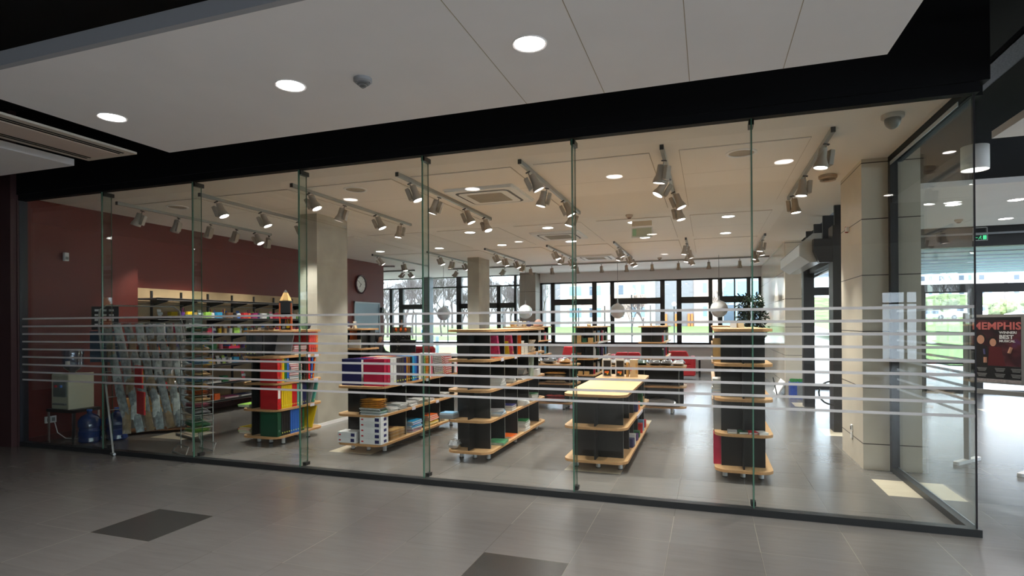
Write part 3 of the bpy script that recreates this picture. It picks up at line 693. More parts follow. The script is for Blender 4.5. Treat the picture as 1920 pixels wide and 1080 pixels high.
def binder(cn, h, d, t, label, loc, rz=0, lean=0, group=None, spine_label=False, hole=True, axis='y', pat=None):
    """lever-arch file: spine faces +x, thickness along y. local origin = bottom, spine side, near face"""
    def body():
        m = MB(); m.box(-d, 0, 0, .003, 0, h); m.box(-d, 0, t - .003, t, 0, h); m.box(-.004, 0, 0, t, 0, h)
        return m.mesh('binder', pat or C(cn))
    def leaves():
        m = MB(); m.box(-d + .012, -.012, .005, t - .005, .012, h - .012); return m.mesh('pages', M_paper)
    parts = [('pages', ('pg', h, d, t), leaves)]
    if hole and t > .03: parts.append(('finger_ring', ('fr', h, t), lambda: MB().lathe([(.009, 0), (.013, 0), (.013, .0015), (.009, .0015)], 14, cap=False, M=Matrix.Translation((0, t / 2, .07)) @ Matrix.Rotation(PI / 2, 4, 'Y')).mesh('ring', M_chrome)))
    else: parts.append(('spine_sticker', ('st', h, t), lambda: MB().box(0, .0008, t * .3, t * .7, .03, .045).mesh('sticker', mat('yellow_green_sticker', (220, 230, 90), .5))))
    if spine_label: parts.append(('spine_label', ('sl', h, t), lambda: MB().box(0, .001, t * .2, t * .8, h * .45, h * .85).mesh('label', M_paper)))
    if lean < 0: loc = (loc[0], loc[1], loc[2] + t * math.sin(-lean) + .001)
    return put('binder', ('bi', cn, h, d, t), body, label, 'binder', loc, (lean, 0, rz), group, parts)
def book(cn, a, b, t, label, loc, rz=0, group=None, rot=None, name='book', cat='book', cover=None):
    """flat book: a along x, b along y, t thick; spine on +x"""
    def body():
        m = MB(); m.box(-a / 2, a / 2, -b / 2, b / 2, 0, .0025, 0); m.box(-a / 2, a / 2, -b / 2, b / 2, t - .0025, t, 0); m.box(-a / 2, -a / 2 + .003, -b / 2, b / 2, 0, t, 0)
        return m.mesh('book', [cover or C(cn)])
    def pg(): return MB().box(-a / 2 + .003, a / 2 - .006, -b / 2 + .004, b / 2 - .004, .0025, t - .0025).mesh('pages', M_paper)
    return put(name, ('bk', cn, a, b, t), body, label, cat, loc, rot or (0, 0, rz), group, [('pages', ('bp', a, b, t), pg)])
def carton(cn, a, b, h, label, loc, rz=0, group=None, name='carton', cat='box', mark=None, rot=None):
    def body(): return MB().box(-a / 2, a / 2, -b / 2, b / 2, 0, h).mesh('carton', C(cn, .6), bevel=.002)
    parts = []
    if mark: parts.append(('printed_mark', ('mk', a, b, h, mark), lambda: (MB().box(a * .22, a * .42, -b / 2 - .001, -b / 2, h * .2, h * .8, 0).box(-a * .42, -a * .32, -b / 2 - .001, -b / 2, h * .35, h * .6, 1).box(a / 2, a / 2 + .001, -b * .1, b * .25, h * .25, h * .75, 0)).mesh('mark', [C(mark), C('red')])))
    return put(name, ('ca', cn, a, b, h, mark), body, label, cat, loc, rot or (0, 0, rz), group, parts)
def stack(cn_list, a, b, t, x, y, z, what, where, group, rz=0, jit=.012, name='folder', cat='folder'):
    zz = z
    n = len(cn_list)
    for i, c_ in enumerate(cn_list):
        book(c_, a, b, t, '%s %s, %s up in the pile %s' % (c_, what, ORD[i], where), (x + random.uniform(-jit, jit), y + random.uniform(-jit, jit), zz), rz + random.uniform(-.05, .05), group, name=name, cat=cat)
        zz += t + .0005
    return zz
def soft(cn, a, b, h, label, loc, rz=0, group=None, seed=0, name='folded_shirt', cat='clothing', wrap=True):
    def body(): return MB().pillow((0, 0, 0), a, b, h, 0, seed).mesh('soft', mat('cloth_' + cn.replace(' ', '_'), CN[cn], .6, var=.35, scale=14), smooth=True)
    o = put(name, ('so', cn, a, b, h, seed), body, label, cat, loc, (0, 0, rz), group)
    if wrap:
        def wr_(): return MB().pillow((0, 0, 0), a * 1.06, b * 1.08, h * 1.12, 0, seed + 1).mesh('wrap', M_wrap, smooth=True)
        w_ = bpy.data.objects.new('plastic_wrap', mesh_of(('wr', a, b, h, seed), wr_)); COL.objects.link(w_); w_.parent = o
    return o
M_wrap = glass_mat('clear_plastic_wrap', (.98, .98, .99), 4.0, .18)

# ---- unit A: coloured binders, spines towards +x -----------------------------------
xs = -5.262
gA = 'binders on the short tall shelf'
def rowA(seq, z, y, h, wh, lean_from=99):
    cnt = {}; tot = {}
    for s_ in seq: tot[s_[0]] = tot.get(s_[0], 0) + 1
    for i, s_ in enumerate(seq):
        c_, t_ = s_[0], s_[1]; ln = s_[2] if len(s_) > 2 else 0
        cnt[c_] = cnt.get(c_, 0) + 1
        w_ = '%s of the %s ones' % (ORD[cnt[c_] - 1], c_) if tot[c_] > 1 else 'the only %s one' % c_
        binder(c_, h, .27, t_, '%s file, %s of the binder shelf, %s' % (c_, wh, w_), (xs, y, z + (.003 if ln else 0)), 0, ln, gA, spine_label=(len(s_) > 3), hole=t_ > .045)
        y += t_ + .002 + (h * math.sin(-ln) * .0)
    return y
rowA([('dark green', .075), ('black', .04), ('black', .04), ('black', .04), ('black', .04), ('blue', .042), ('blue', .042), ('blue', .042), ('blue', .042), ('black', .03), ('dark red', .022), ('green', .045)], TOP[0], 5.99, .315, 'bottom level')
binder('yellow', .31, .26, .02, 'yellow folder leaning at the far end, bottom level of the binder shelf', (xs, 6.66, TOP[0] + .002), 0, -.36, gA)
rowA([('red', .075, 0, 1), ('yellow', .042), ('yellow', .038), ('yellow', .038), ('yellow', .038), ('yellow', .038), ('red', .03), ('red', .03), ('red', .03), ('teal', .045), ('white', .03), ('white', .03), ('navy', .04), ('navy', .04)], TOP[1], 5.99, .305, 'second level')
binder('grey', .30, .25, .02, 'grey folder leaning beside the navy files on the second level', (xs, 6.63, TOP[1] + .002), 0, -.30, gA)
binder('teal', .29, .25, .025, 'teal folder leaning at the far end of the second level', (xs, 6.70, TOP[1] + .002), 0, -.34, gA)
rowA([('red', .06), ('orange', .03), ('yellow', .042), ('green', .042), ('blue', .042)], TOP[2], 5.99, .31, 'third level')
stack(['ochre', 'cyan', 'dark green', 'crimson', 'black', 'red', 'crimson', 'red', 'pink'], .27, .24, .027, -5.40, 6.37, TOP[2], 'folder', 'on the third level', gA)
rowA([('black', .05)], TOP[2], 6.50, .31, 'third level, far part')
binder('dark red', .31, .26, .04, 'dark red file standing right of the folder pile, third level', (xs, 6.555, TOP[2]), 0, 0, gA)
binder('red', .30, .26, .045, 'bright red file standing second right of the folder pile, third level', (xs, 6.60, TOP[2]), 0, 0, gA)
binder('blue', .29, .26, .03, 'blue file leaning at the far end, third level', (xs, 6.65, TOP[2] + .002), 0, -.10, gA)
binder('orange', .29, .26, .025, 'orange file leaning at the far end, third level', (xs, 6.69, TOP[2] + .002), 0, -.17, gA)
for k in range(3): binder('dark grey', .30, .115, .05, 'dark grey file on the top level left, %s of three' % ORD[k], (-5.755 + .055 * k, 5.985, TOP[3]), -PI / 2, 0, gA, hole=False)
binder('grey', .295, .26, .016, 'thin grey ring file leaning in the empty top compartment', (xs, 6.24, TOP[3] + .01), 0, -.24, gA, hole=False)
stack(['ochre', 'crimson', 'red', 'crimson', 'pink'], .27, .26, .025, -5.40, 6.46, TOP[3], 'folder', 'on the top level', gA)
Mpat = mat('red_patterned_cover', (200, 60, 50), .5, var=.6, scale=60); Mpo = mat('orange_patterned_cover', (226, 120, 56), .5, var=.5, scale=60)
for k in range(4): binder('pr' if k < 3 else 'po', .31, .26, .045, ('red patterned file at the far end of the top level, %s of three' % ORD[k]) if k < 3 else 'orange patterned file at the very end of the top level', (xs, 6.62 + .048 * k, TOP[3]), 0, 0, gA, pat=Mpat if k < 3 else Mpo)
stack(['green', 'lime'], .19, .30, .018, -5.875, 6.20, TOP[1], 'folder pack', 'jutting out left, second level', gA)
for k, (z, cs) in enumerate(((TOP[0], ['kraft', 'lime', 'orange']), (TOP[0] + .07, ['red', 'yellow']))):
    pass
stack(['kraft', 'lime', 'orange', 'yellow'], .19, .30, .02, -5.875, 6.22, TOP[0], 'paper pack', 'jutting out left, bottom level', gA)
# giant pencil display on A ------------------------------------------------
t = thing('pencil_display', 'giant orange pencil-shaped display stand on top of the binder shelf', 'display stand', (-5.40, 6.32, TOP[4]), D(38))
O = C('orange')
for sx in (-.095, .075):
    m = MB(); m.box(sx, sx + .02, -.09, .09, 0, .36); obj('side_panel', m, O, t)
m = MB(); m.box(-.075, .075, .07, .085, 0, .36); obj('back_panel', m, M_dark, t)
for z in (.01, .15, .225):
    m = MB(); m.box(-.075, .075, -.085, .07, z, z + .008); obj('tray', m, M_dark, t)
m = MB(); m.box(-.075, .075, -.088, -.08, .15, .205); obj('brand_strip', m, C('red'), t)
for a_, b_, c_ in ((-.065, -.005, .183), (-.065, -.015, .170)): m = MB(); m.box(a_, b_, -.0895, -.088, c_, c_ + .008); obj('printed_line', m, C('white'), t)
m = MB(); m.sphere((.04, -.09, .185), .024, sy=.3, u=12, v=8); obj('round_emblem', m, C('beige'), t)
m = MB(); m.prism(rrect(-.1, .1, -.09, .09, .03), .225, .37); m.prism(rrect(-.097, .097, -.09, .09, .04), .36, .39); obj('black_collar', m, M_dark, t)
m = MB(); m.lathe([(.093, .39), (.09, .40), (.035, .50), (.03, .505)], 6, mi=0); obj('wooden_cone', m, C('kraft'), t)
m = MB(); m.lathe([(.031, .505), (.012, .535), (.003, .54)], 12); obj('lead_tip', m, M_dark, t)
for k, c_ in enumerate(('orange', 'kraft', 'yellow', 'orange')):
    m = MB(); m.tube([(-.02 + .025 * k, -.03, .02), (.0 + .025 * k, -.05, .14)], .006, 6); obj('pencil', m, C(c_), t)
m = MB(); m.box(-.05, -.005, -.08, -.03, .018, .05); obj('small_pack', m, C('grey'), t)
m = MB(); m.sphere((.035, -.06, .045), .032, sy=.6, sz=.8, u=12, v=8); obj('yellow_pot', m, C('yellow'), t)
soft('black', .1, .1, .09, 'small black pouch on the binder shelf beside the pencil display', (-5.22, 6.5, TOP[4]), 0, None, 3, 'pouch', 'pouch', False)
for k, (x, c_) in enumerate(((-5.72, 'grey'), (-5.66, 'dark grey'), (-5.6, 'black'))):
    carton(c_, .06, .1, .03, '%s small tape dispenser on the binder shelf left of the giant pencil' % c_, (x + .03, 6.2, TOP[4]), 0, 'desk tools on the binder shelf', 'tape_dispenser', 'tape dispenser')

t.scale = (.84, .9, 1)
# ---- unit B -------------------------------------------------------------------------
gB = 'box files on the long low shelf'
y = 6.03; zB = TOP[2]
Mgrid = mat('white_grid_pattern', (224, 222, 216), .5)
def stripe_pat(name, c1, c2, sc, ang=.7):
    m = bpy.data.materials.new(name); m.use_nodes = True; N = m.node_tree.nodes; L = m.node_tree.links; b = N['Principled BSDF']
    tc = N.new('ShaderNodeTexCoord'); mp = N.new('ShaderNodeMapping'); mp.inputs['Rotation'].default_value = (ang, ang, ang); w = N.new('ShaderNodeTexWave'); w.inputs['Scale'].default_value = sc; w.inputs['Distortion'].default_value = 2.5
    r = N.new('ShaderNodeValToRGB'); r.color_ramp.interpolation = 'CONSTANT'; r.color_ramp.elements[0].color = (*lin(c1), 1); r.color_ramp.elements[1].color = (*lin(c2), 1); r.color_ramp.elements[1].position = .5
    L.new(tc.outputs['Object'], mp.inputs[0]); L.new(mp.outputs[0], w.inputs[0]); L.new(w.outputs[0], r.inputs[0]); L.new(r.outputs[0], b.inputs[0]); b.inputs['Roughness'].default_value = .5
    return m
def check_pat(name, c1, c2, sc):
    m = bpy.data.materials.new(name); m.use_nodes = True; N = m.node_tree.nodes; L = m.node_tree.links; b = N['Principled BSDF']
    tc = N.new('ShaderNodeTexCoord'); w = N.new('ShaderNodeTexBrick'); w.inputs['Scale'].default_value = sc; w.offset = 0; w.inputs['Color1'].default_value = (*lin(c1), 1); w.inputs['Color2'].default_value = (*lin(c1), 1); w.inputs['Mortar'].default_value = (*lin(c2), 1); w.inputs['Mortar Size'].default_value = .05; w.inputs['Brick Width'].default_value = .5
    mp = N.new('ShaderNodeMapping'); mp.inputs['Rotation'].default_value = (PI / 2, 0, PI / 2)
    L.new(tc.outputs['Object'], mp.inputs[0]); L.new(mp.outputs[0], w.inputs[0]); L.new(w.outputs[0], b.inputs[0]); b.inputs['Roughness'].default_value = .5
    return m
P_zebra = stripe_pat('zebra_cover', (232, 230, 228), (24, 24, 28), 16); P_rs = stripe_pat('red_white_stripe_cover', (200, 30, 40), (236, 232, 230), 12); P_grid = check_pat('white_grid_cover', (222, 220, 214), (60, 56, 60), 26)
P_or = mat('orange_floral_cover', (214, 120, 30), .5, var=.6, scale=40); P_gr = mat('green_floral_cover', (130, 160, 70), .5, var=.6, scale=40); P_dots = mat('dark_dotted_cover', (60, 60, 70), .5, var=1., scale=70)
o = binder('navy', .325, .28, .07, 'dark navy box file facing the glass at the left corner of the long shelf', (-4.30, y, zB), 0, 0, gB); o.rotation_euler = (0, 0, PI); o.location = (-4.305, y + .07, zB)
o = binder('navy', .325, .28, .07, 'second navy box file right behind the front navy one', (-4.305, y + .145, zB), PI, 0, gB)
for k in range(12): 
    cn = ['navy', 'purple', 'navy', 'crimson', 'crimson', 'white', 'white', 'ochre', 'orange', 'navy', 'brown', 'purple'][k]
    binder(cn, .32, .28, .06, '%s box file, left row on the long shelf, %s from the glass' % (cn, ORD[k + 2]), (-4.305, y + .22 + .075 * k, zB), PI, 0, gB)
seq = [('crimson', .075, None, 'crimson'), ('crimson', .07, None, 'crimson'), ('white', .07, None, 'white'), ('white', .07, None, 'white'), ('grid', .06, P_grid, 'white grid-patterned'), ('grid', .06, P_grid, 'white grid-patterned'), ('grid', .06, P_grid, 'white grid-patterned'),
       ('navy', .055, None, 'navy'), ('ochre', .03, None, 'ochre'), ('brown', .06, None, 'brown'), ('black', .05, None, 'black'), ('cyan', .07, None, 'cyan'), ('blue', .05, None, 'blue'), ('navy', .05, None, 'navy'), ('white', .06, None, 'white'), ('grey', .06, None, 'grey'), ('grf', .07, P_gr, 'green floral'), ('orf', .09, P_or, 'orange floral'), ('white', .06, None, 'white'), ('pink', .05, None, 'pink')]
yy = y; cnt = {}
for i, (c_, t_, p_, nm) in enumerate(seq):
    cnt[nm] = cnt.get(nm, 0) + 1; tot = sum(1 for q in seq if q[3] == nm)
    binder(c_, .325, .28, t_, '%s box file, right row on the long shelf, %s' % (nm, '%s %s one from the glass' % (ORD[cnt[nm] - 1], nm.split()[0]) if tot > 1 else 'the only such one'), (-3.71, yy, zB), 0, 0, gB, pat=p_, hole=i < 3)
    yy += t_ + .004
for k in range(6):
    binder('zeb', .31, .27, .03, 'black and white zebra file leaning in a row, %s from the glass' % ORD[k], (-3.71, yy + .075 + .05 * k, zB + .002), 0, .30, gB, pat=P_zebra, hole=False)
yy += .40
for k in range(5):
    binder('rst', .31, .27, .03, 'red and white striped file leaning in a row, %s from the glass' % ORD[k], (-3.71, yy + .075 + .05 * k, zB + .002), 0, .30, gB, pat=P_rs, hole=False)
for k in range(5): carton(['black', 'white', 'pink', 'red', 'dark grey'][k], .05, .05, .16, '%s small boxed pack in front of the leaning striped files' % ['black', 'white', 'pink', 'red', 'dark grey'][k], (-3.725, yy - .36 + .09 * k - 2, zB) if 0 else (-3.72 + .0, 7.99 + .1 * k, zB), 0, 'small packs on the long shelf')
# middle level: envelopes and reams
z = stack(['white', 'grey', 'teal', 'white', 'green', 'black', 'white'], .28, .16, .011, -3.86, 6.04, TOP[1], 'paper pad', 'under the yellow envelopes', 'paper pads on the middle level', name='paper_pad', cat='paper')
for k in range(5): soft('ochre', .29, .16, .022, 'yellow padded envelope, %s up in the middle-level pile' % ORD[k], (-3.86, 6.04, z + .022 * k), random.uniform(-.03, .03), 'yellow padded envelopes', k, 'envelope', 'envelope', False)
for k, (yy2, c_, n_) in enumerate(((6.30, 'white', 4), (6.53, 'grey', 6), (6.80, 'white', 5), (7.03, 'grey', 6), (7.32, 'white', 3), (7.80, 'white', 5))):
    stack([c_] * 1 + ['white', 'beige'][:1] * (n_ - 1), .25, .19, .012, -3.85, yy2, TOP[1], 'paper pack', 'number %s behind the envelopes' % ['one', 'two', 'three', 'four', 'five', 'six'][k], 'paper packs on the middle level', name='paper_pack', cat='paper')
# bottom level
for k in range(5): carton('white', .295, .17, .066, 'white printed carton, %s from the bottom of the stack of five' % ORD[k], (-3.858, 6.042, TOP[0] + .0665 * k), 0, 'white cartons in a stack of five', mark='navy')
for k in range(2): carton('white', .26, .18, .066, 'white printed carton, %s of the low left pair' % ('lower' if k == 0 else 'upper'), (-4.19, 6.045, TOP[0] + .0665 * k), .03 * k, 'white cartons in the low left pair', mark='navy')
for k in range(9): soft('kraft' if k % 3 else 'beige', .26, .36, .013, 'kraft envelope, %s from the bottom of the beige pile' % ORD[k], (-3.86, 6.40, TOP[0] + .0135 * k), random.uniform(-.03, .03), 'kraft envelopes on the bottom level', k % 4, 'envelope', 'envelope', False)
stack(['purple', 'magenta', 'cyan', 'cyan', 'blue', 'cyan'], .25, .28, .024, -3.86, 6.91, TOP[0], 'folder', 'on the bottom level', 'coloured folders on the bottom level')
stack(['yellow', 'yellow', 'yellow', 'orange', 'orange', 'orange'], .25, .28, .024, -3.86, 7.41, TOP[0], 'folder', 'farther on the bottom level', 'yellow and orange folders on the bottom level')
stack(['green', 'green', 'teal'], .25, .34, .03, -3.86, 7.92, TOP[0], 'folder', 'at the far end, bottom level', 'green folders on the bottom level')

# ---- unit C -------------------------------------------------------------------------
gC = 'magazines and books on the tall middle shelf'
P_pink = mat('pink_magazine_cover', (190, 60, 110), .35, var=.5, scale=18); P_grn = mat('green_blue_cover', (70, 130, 90), .35, var=.6, scale=12)
def mag(cn, y, z, lab, h=.27, t=.012, lean=.30, x=-2.345, pat=None, d=.20): return binder(cn, h, d, t, lab, (x, y, z + .003), 0, lean, gC, hole=False, pat=pat)
for k in range(3): mag('mp', 6.36 + .02 * k, TOP[3], 'pink magazine leaning in the first compartment, %s from the glass' % ORD[k], pat=P_pink)
mag('yellow', 6.735, TOP[3], 'yellow and white magazine leaning in the second compartment', .19)
for k in range(3): mag('mp', 6.86 + .02 * k, TOP[3], 'pink magazine leaning in the second compartment, %s from the glass' % ORD[k], pat=P_pink)
binder('orange', .27, .2, .012, 'orange magazine file standing in the third compartment', (-2.345, 7.20, TOP[3]), 0, 0, gC, hole=False)
for k in range(9): book('beige' if k % 2 else 'white', .2, .13, .019, 'off-white paperback, %s up in the third compartment pile' % ORD[k], (-2.45, 7.30, TOP[3] + .0195 * k), random.uniform(-.05, .05), gC)
for k in range(7): book('beige' if k % 2 else 'white', .2, .14, .019, 'off-white paperback, %s up in the pile beside the standing ones' % ORD[k], (-2.45, 7.47, TOP[3] + .0195 * k), random.uniform(-.05, .05), gC)
for k in range(9): book('beige' if k % 2 else 'kraft', .2, .18, .019, 'beige paperback, %s up in the fourth compartment pile' % ORD[k], (-2.45 + .01 * (k % 3), 7.76, TOP[3] + .0195 * k), random.uniform(-.12, .12), gC)
book('orange', .19, .26, .012, 'orange booklet lying at the front of the fourth shelf', (-2.43, 6.32, TOP[3]), 0, gC)
for k in range(5): book('white' if k % 2 else 'grey', .2, .24, .02, 'white magazine, %s up in the slanting pile, first compartment, third shelf' % ORD[k], (-2.42, 6.44, TOP[2] + .0205 * k), .06 * k, gC)
for k in range(4): book(['brown', 'beige', 'white', 'grey'][k], .2, .22, .014, '%s book in the low pile, second compartment of third shelf' % ['brown', 'beige', 'white', 'grey'][k], (-2.43, 6.88, TOP[2] + .0145 * k), .1 * k, gC)
for k in range(4): book(['white', 'beige', 'white', 'black'][k], .2, .26, .014, 'thin book, %s up, third compartment of third shelf' % ORD[k], (-2.43, 7.36, TOP[2] + .0145 * k), -.08 * k, gC)
for k in range(7): book('dark grey' if k % 2 else 'brown', .19, .22, .015, 'dark book, %s up, far part of third compartment' % ORD[k], (-2.47, 7.50 + .0, TOP[2] + .058 + .0155 * k), .05 * k, gC)
binder('white', .30, .24, .03, 'tall pale grey-green file standing alone on the third shelf', (-2.335, 7.70, TOP[2]), 0, -.08, gC, hole=False, pat=mat('pale_grey_green_file', (170, 184, 168), .5))
carton('white', .22, .22, .09, 'open white leaflet box at the far end of the third shelf', (-2.44, 7.98, TOP[2]), .1, gC)
for k in range(4): book(['grey', 'white', 'light blue', 'grey'][k], .21, .26, .014, 'grey-white magazine, %s up, first compartment of second shelf' % ORD[k], (-2.43, 6.44, TOP[1] + .0145 * k), .1 * k, gC)
for k in range(3): book(['white', 'beige', 'navy'][k], .21, .20, .022, '%s book in the pile, second compartment of second shelf' % ['white', 'beige', 'blue'][k], (-2.43, 6.86, TOP[1] + .0225 * k), .05, gC)
for k in range(5): book('white', .21, .26, .013, 'white brochure, %s up, third compartment of second shelf' % ORD[k], (-2.42, 7.36, TOP[1] + .0135 * k), .06 * k, gC)
for k in range(6): book('white' if k < 5 else 'green', .2, .22, .016, 'book, %s up, fourth compartment of second shelf' % ORD[k], (-2.43, 7.82, TOP[1] + .0165 * k), -.04 * k, gC)
for k in range(2): book('gb', .21, .27, .014, 'green and blue atlas lying low at the front, %s one' % ('lower' if k == 0 else 'upper'), (-2.42, 6.50, TOP[0] + .0145 * k), .1, gC, cover=P_grn)
book('orange', .2, .24, .02, 'orange-red folder on the bottom shelf, second compartment', (-2.45, 6.92, TOP[0]), 0, gC)
for k in range(6): book('white' if k < 5 else 'green', .21, .24, .022, 'white book of the green-topped pile, %s up' % ORD[k], (-2.43, 7.42, TOP[0] + .0225 * k), .05 * (k % 3), gC)
carton('grey', .17, .18, .045, 'grey flat file tray jutting left at the front of the second shelf', (-2.86, 6.065, TOP[1]), 0, gC, 'file_tray', 'tray')
book('light blue', .17, .17, .02, 'clear-covered book on the grey tray edge of the second shelf', (-2.86, 6.065, TOP[1] + .046), 0, gC)
soft('white', .12, .13, .09, 'crumpled clear plastic bag on the bottom shelf, left side', (-2.79, 6.07, TOP[0]), 0, None, 2, 'plastic_bag', 'bag')

# ---- unit D -------------------------------------------------------------------------
for k, x in enumerate((-1.30, -1.12)):
    t = carton('white', .12, .05, .25, 'black-fronted product box on the birch table, %s of two' % ('left' if k == 0 else 'right'), (x - .05, 8.05, TOP[2]), 0, 'black-fronted product boxes')
    m = MB(); m.box(-.045, .055, -.027, -.0255, .012, .225); obj('front_print', m, M_dark, t)
    m = MB(); m.box(-.03, .03, -.028, -.027, .05, .075); obj('picture_print', m, C('orange'), t)
    m = MB(); m.box(.0, .02, -.028, -.027, .03, .05); obj('yellow_print', m, C('yellow'), t)
carton('beige', .11, .09, .24, 'tall cream product box, right one on the birch table', (-.98, 8.08, TOP[2]), .1, None, mark='kraft')
carton('kraft', .03, .10, .2, 'slim brown box between the black boxes and the cream one', (-1.07, 8.1, TOP[2]), 0)
gD = 'goods on the side of the birch-topped shelf'
for k, (yy, c_, h_, z) in enumerate(((7.18, 'navy', .12, 1), (7.32, 'orange', .10, 1), (7.72, 'green', .16, 1), (7.86, 'kraft', .1, 1), (6.76, 'navy', .1, 0), (6.92, 'white', .12, 0), (7.16, 'purple', .08, 0), (7.36, 'green', .08, 0), (7.68, 'red', .12, 0), (7.84, 'light blue', .14, 0), (8.10, 'red', .1, 0))):
    carton(c_, .2, .10, h_, '%s pack in the birch-topped shelf, %s level, %s along' % (c_, 'middle' if z else 'bottom', ORD[k if z else k - 4]), (-.925, yy, TOP[z]), random.uniform(-.1, .1), gD)
# ---- unit E -------------------------------------------------------------------------
gE = 'goods on the rightmost tall shelf'
def binL(c_, y, z, t_, lab, h=.31, d=.27, pat=None): return binder(c_, h, d, t_, lab, (.045, y + t_, z), PI, 0, gE, pat=pat)
for k, c_ in enumerate(['crimson', 'crimson', 'black', 'white']): binL(c_, 6.2 + .078 * k, TOP[0], .07, '%s box file low on the rightmost shelf, %s from the glass' % (c_, ORD[k]))
for k, c_ in enumerate(['grey', 'grey', 'white']): binL(c_, 6.2 + .078 * k, TOP[1], .07, '%s box file on second level of the rightmost shelf, %s from the glass' % (c_, ORD[k]))
z = stack(['orange', 'light blue', 'white', 'grey', 'white', 'white'], .26, .24, .028, .17, 6.33, TOP[2], 'paper pack', 'left on the third level', gE, name='paper_pack', cat='paper')
carton('beige', .05, .38, .29, 'plain beige board standing in the upper left of the rightmost shelf', (.275, 6.43, TOP[3]), 0, gE, 'shelf_insert', 'board')
for k, c_ in enumerate(['kraft', 'brown', 'beige']): binL(c_, 6.30 + .05 * k - .05, TOP[3], .035, '%s book upright on the top level of the rightmost shelf' % c_, .24, .19)
for k, (x, c_) in enumerate(((.22, 'grey'), (.32, 'dark green'), (.40, 'red'), (.49, 'white'))):
    book(c_, .09, .13, .02, '%s booklet at the front edge of the second level, rightmost shelf' % c_, (x, 6.07, TOP[1]), .1 * k, gE)
for k in range(3):
    m = MB(); 
    t = thing('photo_easel', 'small folded white card on the top of the shelf, %s' % ['rightmost shelf, left part', 'rightmost shelf, middle', 'rear black shelf'][k], 'card', ((.28, 7.2, TOP[4]), (.36, 7.25, TOP[4]), (-1.14, 12.8, TOP[4]))[k], .3 * k)
    for sgn in (-1, 1):
        m = MB(); m.box(-.035, .035, -.0015, .0015, 0, .085, M=Matrix.Translation((0, .035 * sgn, 0)) @ Matrix.Rotation(.3 * sgn, 4, 'X')); obj('leaf', m, C('white') if k != 1 else C('beige'), t)
# ================================================================== left wall shelving
t = thing('wall_shelving', 'long wall shelving with beige back panel and grey shelves along the red wall', 'shelving unit', (-8.86, 6.74, 0))
m = MB(); m.box(.002, .03, 0, 4.9, .12, 2.2); obj('back_panel', m, mat('beige_hardboard', (176, 150, 112), .6, var=.06), t)
for y in (.36, .93, 1.50, 2.07, 2.64, 3.21, 3.78, 4.35):
    m = MB(); m.box(.03, .055, y - .016, y + .016, .1, 2.16); obj('upright', m, M_dark, t)
M_shg = mat('grey_steel_shelf', (120, 118, 116), .45)
WS = [2.02, 1.70, 1.42, 1.145, .88, .55, .24]
for k, z in enumerate(WS):
    d = .60 if k else .58
    s_ = MB(); s_.box(.06, d, .02, 4.85, z - .022, z); s_.box(d - .006, d, .02, 4.85, z - .03, z + .006); so = obj('shelf', s_, M_shg, t)
    for y in (.36, .93, 1.50, 2.07, 2.64, 3.21, 3.78, 4.35):
        b = MB(); b.prism([(.055, -.11), (.09, -.11), (.42, -.04), (.42, -.023), (.055, -.023)], y - .008, y + .008, M=Matrix(((1, 0, 0, 0), (0, 0, 1, 0), (0, 1, 0, z), (0, 0, 0, 1)))); obj('bracket', b, M_dark, so)
m = MB(); m.tube([(.10, .05, 1.93), (.10, 4.8, 1.93)], .006); obj('hanging_rail', m, M_chrome, t)
